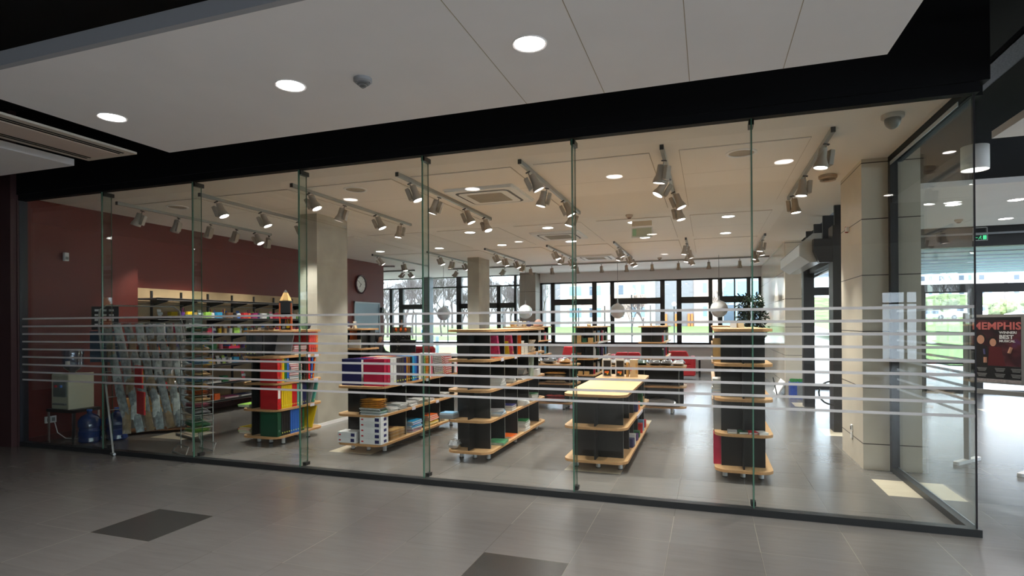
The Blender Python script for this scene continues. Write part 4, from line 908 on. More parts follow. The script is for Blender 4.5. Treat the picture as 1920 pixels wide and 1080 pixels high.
# merchandise on it --------------------------------------------------------
def pens_cup(cn, k):
    def body(): return MB().lathe([(.034, 0), (.036, .1), (.033, .1), (.031, .006)], 12, cap=False).mesh('cup', C(cn))
    def pens():
        m = MB(); rr = random.Random(k)
        for i in range(7):
            a = rr.uniform(0, 6.28); m.mi = i % 3; m.tube([(.012 * math.cos(a), .012 * math.sin(a), .008), (.036 * math.cos(a), .036 * math.sin(a), .15 + rr.uniform(0, .03))], .0045, 5)
        return m.mesh('pens', [C('red'), C('blue'), C('yellow')] if k % 2 else [C('black'), C('lime'), C('magenta')])
    return body, pens
def wall_item(kind, cn, loc, lab, k, grp):
    if kind == 'pen cup':
        b, p_ = pens_cup(cn, k % 4); return put('pen_cup', ('pc', cn), b, lab, 'pen cup', loc, (0, 0, 0), grp, [('pens', ('pn', k % 4), p_)])
    if kind == 'blister pack':
        def body(): return MB().box(-.003, .003, -.035, .035, 0, .15).mesh('card', C(cn))
        def bl(): return MB().pillow((0, 0, 0), .05, .1, .02, 0, 3, 4, 4).mesh('blister', mat('pale_blister', (190, 200, 206), .25), smooth=True)
        o = put('blister_pack', ('bp2', cn), body, lab, 'pack', loc, (0, -.25, 0), grp)
        c_ = bpy.data.objects.new('blister', mesh_of('blis', bl)); COL.objects.link(c_); c_.parent = o; c_.rotation_euler = (0, PI / 2, 0); c_.location = (.004, 0, .08); return o
    if kind == 'tin': return put('tin', ('tin', cn), lambda: MB().lathe([(.001, 0), (.035, 0), (.035, .09), (.037, .09), (.037, .1), (.001, .1)], 16, cap=False).mesh('tin', C(cn), smooth=True), lab, 'tin', loc, (0, 0, 0), grp)
    if kind == 'tray': return put('display_tray', ('trayb', cn), lambda: MB().box(-.12, .12, -.13, .13, 0, .004).box(.116, .12, -.13, .13, 0, .05).box(-.12, -.116, -.13, .13, 0, .07).box(-.12, .12, -.13, -.126, 0, .05).box(-.12, .12, .126, .13, 0, .05).mesh('tray', C(cn)), lab, 'tray', loc, (0, 0, 0), grp,
                                   [('packs', ('trp', cn), lambda: (lambda m: [m.box(-.1, .1, -.115 + .045 * i, -.08 + .045 * i, .005, .075 + .01 * (i % 2), i % 4) for i in range(5)] and m)(MB()).mesh('packs', [C('blue'), C('red'), C('white'), C('yellow')]))])
    if kind == 'book': return book(cn, .22, .30, .03, lab, loc, random.uniform(-.1, .1), grp)
    return carton(cn, .09, .12, .11, lab, loc, random.uniform(-.1, .1), grp, 'small_box', 'box')
kinds = [['pen cup', 'small box', 'tin', 'blister pack', 'small box', 'pen cup', 'small box'], ['pen cup', 'small box', 'blister pack', 'pen cup', 'tin'], ['tray', 'small box', 'pen cup', 'tray', 'tin'], ['blister pack', 'tin', 'small box', 'pen cup', 'blister pack'], ['small box', 'book', 'blister pack', 'tin', 'book'], ['book', 'book', 'book', 'small box']]
cols = ['purple', 'red', 'white', 'navy', 'cyan', 'pink', 'black', 'yellow', 'orange', 'lime', 'white', 'dark grey', 'crimson', 'blue', 'kraft', 'magenta', 'white', 'green', 'brown']
SH = ['top', 'second', 'third', 'fourth', 'fifth', 'sixth']
rr = random.Random(11)
for si in range(6):
    z = WS[si + 1] + .0015; step = .122 if si < 4 else .24 if si == 4 else .34
    if si == 2: step = .19
    y = 6.95 + (.35, .75, .62, 0, 0, 0)[si]; i = 0
    while y < 11.4:
        kd = kinds[si][i % len(kinds[si])]; cn = cols[(i * 7 + si * 5) % len(cols)]
        if kd == 'tray' : y += .07
        wall_item(kd, cn, (-8.86 + (.44 if kd in ('tray', 'book') else .50), y, z), '%s %s on the %s stocked shelf of the red wall, %s along' % (cn, kd, SH[si], ORD[i]), i, 'stationery on the %s stocked wall shelf' % SH[si])
        if kd == 'tray': y += .07
        y += step; i += 1
for si in (0, 1, 2, 3):       # a second row deeper on the shelf
    z = WS[si + 1] + .0015; y = 7.1; i = 0
    while y < 11.3:
        cn = cols[(i * 5 + si * 3 + 2) % len(cols)]
        wall_item('small box' if i % 3 else 'blister pack', cn, (-8.62, y, z), '%s %s at the back of the %s stocked shelf, %s along' % (cn, 'small box' if i % 3 else 'blister pack', SH[si], ORD[i]), i, 'stationery at the back of the %s stocked shelf' % SH[si])
        y += .23; i += 1
# boxed products nearer the glass
for k, (y, z, c_, a) in enumerate(((6.95, 1.42, 'white', .30), (7.28, 1.42, 'crimson', .26), (6.9, 1.145, 'orange', .22), (7.18, 1.145, 'purple', .2))):
    carton(c_, .26, .22, .19, '%s carton of paper near the glass end of the wall shelving' % c_, (-8.48, y, z + .0015), .3, 'large cartons at the near end of the wall shelving', mark='blue')
t = thing('calculator_display', 'grey framed display panel standing on the wall shelf behind the card racks', 'display', (-8.05, 7.12, 1.42))
m = MB(); m.box(-.02, .02, -.16, .16, .0, .34); obj('panel', m, mat('grey_display_panel', (104, 112, 110), .5), t); m = MB(); m.box(.02, .024, -.10, .10, .03, .20); obj('window', m, M_grey, t)
t.location = (-8.30, 7.45, 1.4215)
# clock, whiteboard
t = thing('wall_clock', 'round wall clock with dark red rim high on the red wall', 'clock', (-8.86, 13.25, 2.66))
RY = Matrix.Rotation(PI / 2, 4, 'Y')
m = MB(); m.lathe([(.19, 0), (.25, .0), (.255, .03), (.24, .05), (.215, .045), (.21, .02)], 36, cap=False, M=RY); obj('rim', m, mat('dark_red_rim', (70, 22, 30), .3), t, smooth=True)
m = MB(); m.lathe([(.001, .02), (.212, .02)], 36, cap=False, M=RY); obj('dial', m, M_paper, t)
for nm, L_, a, w_ in (('hour_hand', .10, 5.6, .009), ('minute_hand', .16, 4.1, .006)):
    m = MB(); m.box(-.02, L_, -w_, w_, 0, .003, M=Matrix.Translation((.024, 0, 0)) @ RY @ Matrix.Rotation(a, 4, 'Z')); obj(nm, m, M_dark, t)
for k in range(12):
    m = MB(); m.box(.165, .19, -.006, .006, 0, .002, M=Matrix.Translation((.022, 0, 0)) @ RY @ Matrix.Rotation(k * PI / 6, 4, 'Z')); obj('hour_mark', m, M_dark, t)
t = thing('whiteboard', 'large pale blue-grey board with silver frame on the red wall', 'board', (-8.86, 13.55, 1.0))
m = MB(); m.box(.002, .02, -.60, .60, .0, 1.17); obj('board', m, mat('pale_blue_grey_board', (128, 152, 168), .35), t)
for a in ((-.62, -.58, -.02, 1.19), (.58, .62, -.02, 1.19), (-.62, .62, -.02, .02), (-.62, .62, 1.15, 1.19)):
    m = MB(); m.box(.002, .035, *a); obj('frame_bar', m, mat('silver_frame', (150, 156, 160), .35, metal=.6), t)
t = thing('door_camera', 'small dark camera box beside the pale board on the red wall', 'camera', (-8.86, 14.25, 2.0)); m = MB(); m.box(.002, .08, -.05, .05, -.12, .06); m2 = obj('housing', m, M_dark, t)
m = MB(); m.cyl((.08, 0, 0), .025, .02, 12, M=None); obj('lens', m, M_grey, t)
t = thing('alarm_sensor', 'small white motion sensor high on the red wall by the glass', 'sensor', (XL, 5.62, 2.50)); m = MB(); m.box(.002, .05, -.03, .03, 0, .12); obj('housing', m, M_white, t, bevel=.006); m = MB(); m.box(.05, .053, -.02, .02, .02, .06); obj('lens_window', m, M_grey, t)
# water dispenser group ------------------------------------------------------
t = thing('side_table', 'small black-topped table with chrome legs under the water dispenser', 'table', (-8.36, 5.55, 0))
m = MB(); m.box(-.26, .26, -.19, .19, .40, .44); obj('table_top', m, M_dark, t)
for sx in (-.24, .24):
    for sy in (-.17, .17):
        m = MB(); m.box(sx - .01, sx + .01, sy - .01, sy + .01, 0, .40); obj('leg', m, M_chrome, t)
t = thing('water_dispenser', 'cream desktop water dispenser on the small black table', 'water dispenser', (-8.38, 5.55, .4415))
m = MB(); m.box(-.19, .15, -.16, .16, 0, .48); obj('body', m, mat('cream_plastic', (198, 200, 176), .4), t, bevel=.015)
m = MB(); m.box(-.12, .12, -.178, -.16, .17, .40); obj('tap_recess', m, mat('grey_recess', (110, 118, 116), .4), t)
for x, c_ in ((-.05, 'red'), (.05, 'blue')):
    m = MB(); m.box(x - .012, x + .012, -.20, -.178, .30, .33); obj('tap', m, C(c_), t)
m = MB(); m.box(-.12, .12, -.19, -.16, .06, .08); obj('drip_tray', m, M_grey, t)
m = MB(); m.box(.15, .17, -.17, .17, 0, .485); obj('side_cover', m, mat('cream_plastic_light', (216, 216, 190), .4), t)
t2 = thing('water_bottle', 'clear blue water bottle upside down on the cream dispenser', 'water bottle', (-8.38, 5.55, .925))
m = MB(); m.lathe([(.03, 0), (.04, .02), (.11, .07), (.128, .10), (.124, .15), (.13, .16), (.13, .21), (.122, .22), (.122, .25), (.13, .26), (.13, .31), (.12, .34), (.06, .36), (.001, .362)], 24, cap=False)
obj('shell', m, glass_mat('blue_bottle_plastic', (.5, .6, .78), 5, .12), t2, smooth=True)
m = MB(); m.lathe([(.001, .012), (.1, .07), (.118, .1), (.118, .2), (.001, .2)], 20, cap=False); obj('water', m, glass_mat('water_tint', (.7, .8, .9), 1.5), t2, smooth=True)
m = MB(); m.box(.06, .10, -.135, -.1, .10, .17); obj('label', m, M_paper, t2)
for k, (x, y) in enumerate(((-7.98, 5.50), (-7.80, 5.75))):
    t2 = thing('water_bottle', 'dark blue water bottle on the floor %s the chrome-legged table' % ('right beside' if k == 0 else 'farther behind'), 'water bottle', (x, y, 0), 0, 'water bottles on the floor')
    m = MB(); m.lathe([(.001, 0), (.12, .0), (.135, .02), (.128, .07), (.135, .08), (.135, .15), (.127, .16), (.127, .2), (.135, .21), (.135, .3), (.10, .35), (.03, .39), (.03, .42), (.001, .42)], 22, cap=False)
    obj('shell', m, mat('dark_blue_bottle', (24, 52, 110), .12, spec=.8), t2, smooth=True); m = MB(); m.cyl((0, 0, .421), .032, .02, 14); obj('cap', m, C('blue'), t2)
t = thing('wall_socket', 'white double wall socket beneath the side table', 'socket', (XL, 5.42, .24)); m = MB(); m.box(.0, .02, -.07, .07, 0, .09); obj('plate', m, M_white, t); m = MB(); m.box(.02, .023, -.05, -.01, .02, .07); obj('outlet', m, M_grey, t); m = MB(); m.box(.02, .023, .01, .05, .02, .07); obj('outlet', m, M_grey, t)
m = MB(); m.tube([(-8.6, 5.45, .26), (-8.55, 5.46, .1), (-8.45, 5.5, .02), (-8.2, 5.55, .015), (-8.0, 5.7, .015)], .006); tag(obj('power_cable', m, M_white), 'thin pale cable on the floor under the side table', 'cable')
m = MB(); m.box(-8.55, -8.545, 5.3, 5.305, 1.0, 2.5)

# ---- greeting-card racks ------------------------------------------------------
M_wire = mat('grey_wire', (150, 154, 150), .35, metal=.7)
M_pouch = mat('grey_blue_pouch', (96, 108, 110), .22, var=.55, scale=30, coat=.4)
t = thing('card_rack', 'leaning wire rack hung with rows of grey plastic-wrapped cards by the glass', 'rack', (-7.08, 5.62, 0), D(70))
# local: x along the width (-.48...48), front leans towards -y
for sx in (-.50, .50):
    m = MB(); m.tube([(sx, -.42, .02), (sx, -.32, .35), (sx, .10, 1.55), (sx * .95, .16, 1.78)], .013); obj('post', m, M_wire, t, smooth=True)
    m = MB(); m.tube([(sx, -.46, .018), (sx, .34, .018)], .016); obj('foot', m, M_wire, t, smooth=True)
m = MB(); m.tube([(-.475, .16, 1.78), (-.40, .17, 1.84), (.40, .17, 1.84), (.475, .16, 1.78)], .010); obj('top_bow', m, M_wire, t, smooth=True)
for k in range(8):
    z = 1.62 - .155 * k; y = .12 - .054 * k
    m = MB(); m.tube([(-.50, y, z), (.50, y, z)], .005, 6); obj('hook_bar', m, M_wire, t)
rr = random.Random(5); pk = 0
pcol = [M_pouch, M_pouch, M_pouch, mat('pale_pouch', (140, 152, 150), .25, var=.3, scale=30), M_pouch, mat('brown_pouch', (96, 84, 60), .3, var=.4, scale=20)]
for k in range(8):
    z = 1.60 - .155 * k; y = .10 - .054 * k
    for j in range(8):
        x = -.42 + .12 * j + .012 * k
        key = ('pouch', (j + k) % 3)
        me = mesh_of((key, pcol[(j * 3 + k * 5) % 6].name), lambda: MB().pillow((0, 0, 0), .095, .30, .022, 0, (j + k) % 3, 6, 10).mesh('pouch', pcol[(j * 3 + k * 5) % 6], smooth=True))
        o = bpy.data.objects.new('wrapped_card', me); COL.objects.link(o)
        o.matrix_world = Matrix.Translation((-7.08, 5.62, 0)) @ Matrix.Rotation(D(70), 4, 'Z') @ Matrix.Translation((x, y - .062 - .006 * (j % 2), z - .14)) @ Matrix.Rotation(PI / 2 - .335 + rr.uniform(-.02, .02), 4, 'X') @ Matrix.Rotation(rr.uniform(-.12, .12), 4, 'Z')
        tag(o, 'plastic-wrapped card on the leaning rack, row %s from the top, %s from the left' % (['one', 'two', 'three', 'four', 'five', 'six', 'seven', 'eight'][k], ORD[j]), 'wrapped card', 'wrapped cards on the leaning rack')
# second rack: spinner with printed sets
t = thing('card_spinner', 'narrow wire stand stacked with fanned packs of envelopes beside the leaning rack', 'rack', (-6.05, 5.48, 0), D(-20))
for sx, sy in ((-.17, -.12), (.17, -.12), (-.17, .12), (.17, .12)):
    m = MB(); m.tube([(sx, sy, .04), (sx, sy, 1.58)], .006, 6); obj('wire_post', m, M_wire, t)
for sy in (-.16, .16):
    m = MB(); m.tube([(-.2, sy - .05, .012), (-.16, sy, .10), (.16, sy, .10), (.2, sy - .05, .012), (-.2, sy - .05, .012)], .007, 6); obj('wire_foot', m, M_wire, t)
for k in range(17):
    z = .24 + .078 * k; m = MB(); m.tube([(-.17, -.12, z), (.17, -.12, z), (.17, .12, z), (-.17, .12, z), (-.17, -.12, z)], .004, 5); obj('wire_shelf', m, M_wire, t)
sc_ = ['green', 'teal', 'grey', 'beige', 'kraft', 'orange', 'ochre', 'orange', 'light blue', 'ochre', 'kraft', 'beige', 'kraft', 'beige', 'green', 'teal', 'green']
sc_ = ['lime', 'green', 'teal', 'grey', 'pink', 'kraft', 'orange', 'ochre', 'light blue', 'kraft', 'ochre', 'light blue', 'kraft', 'kraft', 'teal', 'green', 'green']
for k, c_ in enumerate(sc_):
    if k in (2,): continue
    me = mesh_of(('fan', c_, k % 3), lambda: (lambda m: [m.pillow((.01 * i, .0, .016 * i), .30, .20, .026, 0, i + k % 3, 8, 5) for i in range(3)] and m)(MB()).mesh('fan', mat('muted_' + c_.replace(' ', '_'), tuple(int(v * .75 + 30) for v in CN[c_]), .35, var=.45, scale=14), smooth=True))
    o = bpy.data.objects.new('envelope_pack', me); COL.objects.link(o)
    o.matrix_world = Matrix.Translation((-6.05, 5.48, .247 + .078 * k)) @ Matrix.Rotation(D(-20), 4, 'Z') @ Matrix.Rotation(.13 if k % 2 else -.02, 4, 'Y')
    tag(o, '%s envelope pack on the narrow wire stand, %s from the bottom' % (c_, ORD[k]), 'envelope pack', 'envelope packs on the narrow stand')
# bits behind the leaning rack
t = thing('notice_stand', 'dark board with white lettering above a blue panel, behind the leaning rack', 'sign', (-8.34, 5.98, 0), D(35))
m = MB(); m.box(-.17, .17, -.01, .01, 1.52, 1.86, 0); obj('upper_board', m, M_dark, t); m = MB(); m.box(-.19, .19, -.012, .012, 1.05, 1.50, 0); obj('lower_board', m, mat('slate_blue_board', (34, 66, 92), .5), t)
for k in range(4):
    for j in range(3): m = MB(); m.box(-.13 + .09 * j, -.07 + .09 * j, -.012, -.010, 1.58 + .07 * k, 1.61 + .07 * k); obj('lettering', m, C('white'), t)
m = MB(); m.tube([(0, .02, .02), (0, .02, 1.1)], .02); obj('post', m, M_dark, t); m = MB(); m.box(-.2, .2, -.15, .15, 0, .02); obj('base', m, M_dark, t)
t = thing('display_crate', 'low wooden display crate with dark sides on the floor behind the leaning rack', 'crate', (-7.75, 6.35, 0), D(40))
for a in ((-.45, -.40, -.2, .2, .06, .5), (.40, .45, -.2, .2, .06, .5), (-.4, .4, .15, .2, .06, .5)): m = MB(); m.box(*a); obj('side_board', m, C('kraft') if a[0] < 0 else C('brown'), t)
m = MB(); m.box(-.45, .45, -.2, .2, .04, .06); obj('bottom_board', m, C('brown'), t); m = MB(); m.box(-.38, .38, -.21, -.2, .1, .32); obj('front_panel', m, mat('grey_front', (120, 118, 112), .6), t)
for a, b in ((-.4, -.15), (.4, -.15), (-.4, .15), (.4, .15)): m = MB(); m.cyl((a, b, 0), .02, .04, 10); obj('foot', m, M_dark, t)
for k in range(3): carton(('red', 'red', 'kraft')[k], .02, .24, .28, 'red and yellow boxed set hanging low on the leaning rack, %s' % ('upper one', 'lower one', 'plain one')[k], ((-6.70, 5.22, .80), (-6.64, 5.20, .48), (-7.72, 6.32, .0615))[k], D(70) if k < 2 else 0, 'boxed sets by the leaning rack', 'boxed_set', 'boxed set', mark='yellow' if k < 2 else None)

# ================================================================== clothes shelves and rear goods
gF = 'wrapped shirts on the low wide clothes shelf'
for k, (x, c_) in enumerate(((-1.62, 'white'), (-1.36, 'white'), (-1.12, 'dark green'), (-.90, 'dark grey'), (-.70, 'black'), (-.49, 'white'))):
    soft(c_, .20, .34, .085, '%s plastic-wrapped shirt, %s from the left on the low wide clothes shelf' % (c_, ORD[k]), (x, 10.42, TOP[2]), random.uniform(-.15, .15), gF, k)
soft('black', .5, .24, .10, 'dark folded garment on the middle level of the low wide clothes shelf', (-1.35, 10.25, TOP[1]), 0, gF, 7); soft('dark grey', .5, .24, .12, 'grey wrapped garments on the bottom level of the low wide clothes shelf', (-.77, 10.25, TOP[0]), 0, gF, 8)
gG = 'wrapped shirts on the clothes shelf by the magazines'
for k, (x, c_) in enumerate(((-3.4, 'white'), (-3.1, 'black'), (-2.82, 'dark grey'), (-2.52, 'ochre'))):
    soft(c_, .23, .32, .09, '%s wrapped shirt on the clothes shelf behind the magazines, %s from the left' % (c_, ORD[k]), (x, 10.42, TOP[2]), random.uniform(-.15, .15), gG, k + 10)
for k, c_ in enumerate(('beige', 'kraft', 'beige', 'ochre')): soft(c_, .40, .24, .05, '%s wrapped shirt in the middle-level pile, %s up' % (c_, ORD[k]), (-2.66, 10.25, TOP[1] + .052 * k), .02 * k, gG, k + 14)
for k in range(3): soft('red', .36, .24, .045, 'red wrapped shirt in the bottom-level pile, %s up' % ORD[k], (-2.66, 10.25, TOP[0] + .048 * k), .02 * k, gG, k + 18)
soft('white', .08, .14, .10, 'clear bag bulging from the right end of the clothes shelf, middle level', (-2.325, 10.42, TOP[1] + .002), 0, gG, 21, 'plastic_bag', 'bag')
# leaflets standing at front overhangs of the rear shelves, books in their right sides
RU = {'H': (-2.52, 11.95, 'rear bookshelf left of the globe'), 'I': (-1.14, 12.35, 'rear shelf behind the clothes'), 'J': (-4.06, 11.95, 'rear shelf behind the magazines'), 'M': (.34, 11.4, 'rearmost right shelf')}
rr = random.Random(3)
for key, (xc, y0, nm) in RU.items():
    g_ = 'books on the ' + nm
    for lv in (1, 2, 3):
        n = 0
        for dv in range(4):
            yb = y0 + [.22, .7, 1.2, 1.7][dv] + .06
            for j in range(2 + rr.randrange(2)):
                cn = rr.choice(['white', 'white', 'light blue', 'kraft', 'dark green', 'beige', 'purple', 'grey', 'crimson']); hh_ = rr.choice([.17, .2, .24])
                binder(cn, hh_, .16, .03, '%s book on level %s of the %s, %s along' % (cn, ['two', 'three', 'four'][lv - 1], nm, ORD[n]), (xc + (.21 if key == 'H' else .24), yb + .04 * j, TOP[lv]), 0, 0, g_, hole=False); n += 1
    for lv in (2, 3):
        if key in 'HI':
            o = MB(); o.box(.272 if key == 'I' else .242, .285 if key == 'I' else .255, .45, 1.75, LV[lv] - .01, LV[lv] + .03); obj('white_lip', o, M_white, {'H': UH, 'I': UI}[key])
for k, (x, lv, c_, h_) in enumerate(((-2.72, 3, 'beige', .15), (-2.61, 3, 'kraft', .15), (-2.49, 3, 'dark green', .09), (-2.36, 3, 'kraft', .1), (-2.72, 2, 'white', .10), (-2.61, 2, 'brown', .12), (-2.5, 2, 'brown', .06), (-2.72, 1, 'grey', .14), (-2.58, 1, 'kraft', .07), (-2.45, 1, 'kraft', .07))):
    carton(c_, .10, .07, h_, '%s packet facing out on level %s of the rear bookshelf, %s' % (c_, ['one', 'two', 'three', 'four'][lv], 'at its left' if x < -2.6 else 'in its middle' if x < -2.47 else 'at its right'), (x, 12.03, TOP[lv]), 0, 'packets facing out on the rear bookshelf', 'packet', 'packet')
# things on the unit behind the column
binder('orange', .30, .20, .03, 'orange file leaning on the shelf behind the big column', (-5.90, 8.50, TOP[3]), PI / 2 * 3, 0, None, hole=False)
for k in range(6): book('white', .24, .17, .024, 'white paper pad, %s up in the pile behind the big column' % ORD[k], (-5.77, 8.53, TOP[3] + .0245 * k), 0, 'white pads behind the big column')
t = thing('book_pile', 'blue and white boxed items on top of the shelf behind the column', 'box', (-6.07, 8.6, TOP[4])); m = MB(); m.box(-.09, .05, -.08, .08, 0, .03); obj('white_box', m, M_white, t); m = MB(); m.box(-.09, .04, -.07, .07, .031, .12); obj('blue_box', m, C('navy'), t)
t = thing('letter_stand', 'small white and cream stand on top of the shelf behind the column', 'stand', (-5.87, 8.6, TOP[4]))
for s_ in (-1, 1): m = MB(); m.box(-.03, .03, -.004, .004, 0, .13, M=Matrix.Translation((.03 * s_, 0, 0)) @ Matrix.Rotation(-.35 * s_, 4, 'Y') @ Matrix.Rotation(PI / 2, 4, 'Z')); obj('leaf', m, C('white') if s_ < 0 else C('beige'), t)
# ornaments on top of J (behind magazines)
for k, (x, c_, kd) in enumerate(((-4.28, 'kraft', 'basket'), (-4.2, 'beige', 'basket'), (-4.08, 'white', 'jar'), (-3.98, 'beige', 'basket'), (-3.88, 'navy', 'jar'))):
    put('ornament_pot', ('pot', c_, kd), lambda: MB().lathe([(.001, 0), (.04, 0), (.055, .05), (.05, .10), (.03, .12), (.001, .12)], 16, cap=False).mesh('pot', C(c_, .6), smooth=True), '%s %s on top of the shelf behind the magazines, %s from the left' % (c_, kd, ORD[k]), kd, (x, 12.5, TOP[4]), (0, 0, 0), 'small pots on the rear shelf')
put('bowl', 'bowl', lambda: MB().lathe([(.10, 0), (.12, .02), (.10, .10), (.05, .16), (.001, .17)], 20, cap=False).mesh('bowl', mat('reddish_wood', (150, 112, 96), .6, var=.2), smooth=True), 'reddish domed bowl upside down on top of the rear shelf', 'bowl', (-3.86, 13.2, TOP[4]))
put('small_statue', 'stat', lambda: MB().lathe([(.04, 0), (.05, .03), (.02, .08), (.03, .10), (.001, .13)], 12, cap=False).mesh('st', C('beige'), smooth=True), 'small cream ornament on top of the rear bookshelf', 'ornament', (-2.55, 12.8, TOP[4]))

# ================================================================== lounge: desk, person, chairs, globes, plant
t = thing('service_desk', 'black service desk with white worktop beyond the box files', 'desk', (-6.2, 12.75, 0))
m = MB(); m.box(-.68, .68, -.28, .28, .80, .85); obj('worktop', m, M_white, t)
m = MB(); m.box(-.62, .62, -.24, -.20, .02, .80); obj('front_panel', m, M_dark, t)
for x in (-.62, .60): m = MB(); m.box(x, x + .03, -.2, .24, .0, .80); obj('side_panel', m, M_dark, t)
t = thing('reception_desk', 'black desk under the monitor left of the white-topped desk', 'desk', (-7.45, 13.2, 0))
m = MB(); m.box(-.5, .5, -.35, .35, .70, .735); obj('worktop', m, M_dark, t)
for y in (-.35, .31): m = MB(); m.box(-.46, .46, y, y + .04, 0, .70); obj('side_panel', m, M_dark, t)
t = thing('computer_monitor', 'black computer monitor seen from behind on the reception desk', 'monitor', (-7.28, 13.0, .7365))
m = MB(); m.box(-.22, .22, -.015, .02, .12, .44); obj('screen_back', m, M_dark, t, bevel=.008); m = MB(); m.cyl((0, -.02, .24), .07, .01, 16, M=Matrix.Translation((0, -.016, .28)) @ Matrix.Rotation(PI / 2, 4, 'X') @ Matrix.Translation((0, .02, -.24))); obj('mount', m, M_dark, t)
m = MB(); m.box(-.03, .03, -.01, .01, 0, .14); obj('stand_neck', m, M_dark, t); m = MB(); m.box(-.11, .11, -.08, .08, 0, .012); obj('stand_base', m, M_dark, t)
t = thing('speckled_screen', 'black panel sprinkled with pale dots under a brown strip, behind the monitor', 'screen', (-7.98, 13.9, 0))
ms = bpy.data.materials.new('speckled_black'); ms.use_nodes = True
_N = ms.node_tree.nodes; _L = ms.node_tree.links; vo = _N.new('ShaderNodeTexVoronoi'); vo.inputs['Scale'].default_value = 22; tc_ = _N.new('ShaderNodeTexCoord'); cr = _N.new('ShaderNodeValToRGB'); cr.color_ramp.interpolation = 'CONSTANT'
cr.color_ramp.elements[0].color = (.45, .40, .28, 1); cr.color_ramp.elements[1].position = .22; cr.color_ramp.elements[1].color = (.006, .006, .006, 1)
_L.new(tc_.outputs['Object'], vo.inputs[0]); _L.new(vo.outputs[0], cr.inputs[0]); _L.new(cr.outputs[0], _N['Principled BSDF'].inputs[0])
m = MB(); m.box(-.28, .28, -.012, .012, .55, 1.36); obj('dotted_panel', m, ms, t)
m = MB(); m.box(-.28, .28, -.014, .014, 1.362, 1.50); obj('header', m, mat('brown_header', (96, 76, 60), .6, var=.3, scale=8), t)
for k in range(3): m = MB(); m.lathe([(.02, 0), (.035, .05), (.02, .1), (.03, .11)], 10, (-.16 + .15 * k, -.03, 1.38)); obj('orange_emblem', m, C('orange'), t)
m = MB(); m.tube([(0, -.0, 1.5), (0, 0, 1.7)], .018); obj('finial', m, C('brown'), t)
for x in (-.26, .26): m = MB(); m.box(x - .015, x + .015, -.02, .02, 0, .55); obj('leg', m, M_dark, t)
t = thing('red_sofa', 'pink-red sofa back rising behind the white-topped desk', 'sofa', (-8.15, 15.6, 0))
M_sofa = mat('red_sofa_fabric', (176, 34, 44), .7, var=.06, scale=20)
m = MB(); m.box(-.5, .5, -.4, .4, .12, .42); obj('seat', m, M_sofa, t, bevel=.04); m = MB(); m.box(-.5, .5, -.42, -.24, .3, .92); obj('backrest', m, M_sofa, t, bevel=.06)
for x in (-.44, .44):
    for y in (-.34, .34): m = MB(); m.cyl((x, y, 0), .02, .12, 10); obj('leg', m, M_chrome, t)
def armchair(label, x, y, rz, w=.78, back=.98):
    t = thing('armchair', label, 'armchair', (x, y, 0), rz, 'red lounge chairs')
    m = MB(); m.box(-w / 2, w / 2, -.36, .36, .12, .44); obj('seat', m, M_sofa, t, bevel=.03)
    # wedge-shaped back
    for s_ in (-1, 1):
        m = MB(); m.prism([(.005 * s_, .44), (s_ * w * .5, .44), (s_ * w * .36, back), (.005 * s_, back)][::s_], .14, .36, M=Matrix(((1, 0, 0, 0), (0, 0, 1, 0), (0, 1, 0, 0), (0, 0, 0, 1)))); obj('back_half', m, M_sofa, t, bevel=.02)
    for s_ in (-1, 1): m = MB(); m.box(s_ * w / 2 - .07, s_ * w / 2 + .07, -.36, .36, .12, .64); obj('armrest', m, M_sofa, t, bevel=.03)
    for a in (-.3, .3):
        for b in (-.28, .28): m = MB(); m.cyl((a, b, 0), .02, .12, 10); obj('leg', m, M_dark, t)
    return t
armchair('red armchair with split wedge back between the two tall rear shelves', -3.32, 14.8, PI + .2)
armchair('red armchair with low arms right of the rear black shelf', -.98, 16.6, PI, 1.15, .80)
armchair('red armchair mostly hidden left of the rear black shelf', -2.25, 17.2, PI + .1, .9, .72)
t = thing('coffee_table', 'white low table seen between the rear bookshelf and black shelf', 'table', (-2.15, 14.9, 0)); m = MB(); m.box(-.45, .45, -.3, .3, .60, .63); obj('top', m, M_white, t)
for a in (-.4, .4):
    for b in (-.25, .25): m = MB(); m.box(a - .015, a + .015, b - .015, b + .015, 0, .6); obj('leg', m, M_dark, t)
t = thing('stool_table', 'white-topped small table with black legs under the far window', 'table', (.10, 17.55, 0)); m = MB(); m.box(-.40, .42, -.3, .3, .50, .55); obj('top', m, M_white, t)
for a in (-.34, .36):
    for b in (-.25, .25): m = MB(); m.box(a - .025, a + .025, b - .025, b + .025, 0, .5); obj('leg', m, M_dark, t)
for k, (x, y, z, r, c_) in enumerate(((-7.47, 15.5, 1.89, .205, (168, 176, 184)), (-4.91, 15.5, 1.91, .20, (186, 204, 220)), (-2.30, 15.5, 1.90, .20, (160, 160, 158)), (.27, 15.5, 1.92, .215, (160, 160, 160)))):
    t = thing('globe_pendant', '%s frosted globe lamp hanging by the far windows, %s from the left' % (['grey', 'bluish', 'grey', 'grey'][k], ORD[k]), 'pendant lamp', (x, y, z), 0, 'globe pendants by the windows')
    m = MB(); m.sphere((0, 0, 0), r, u=28, v=18); obj('globe', m, mat('frosted_globe_%d' % k, tuple(min(250, v + 50) for v in c_), .25, spec=.6), t, smooth=True)
    m = MB(); m.lathe([(.05, r * .96), (.02, r + .02), (.012, r + .12)], 16); obj('neck', m, M_chrome, t, smooth=True)
    m = MB(); m.tube([(0, 0, r + .1), (0, 0, H - z)], .006, 6); obj('cord', m, M_grey, t)
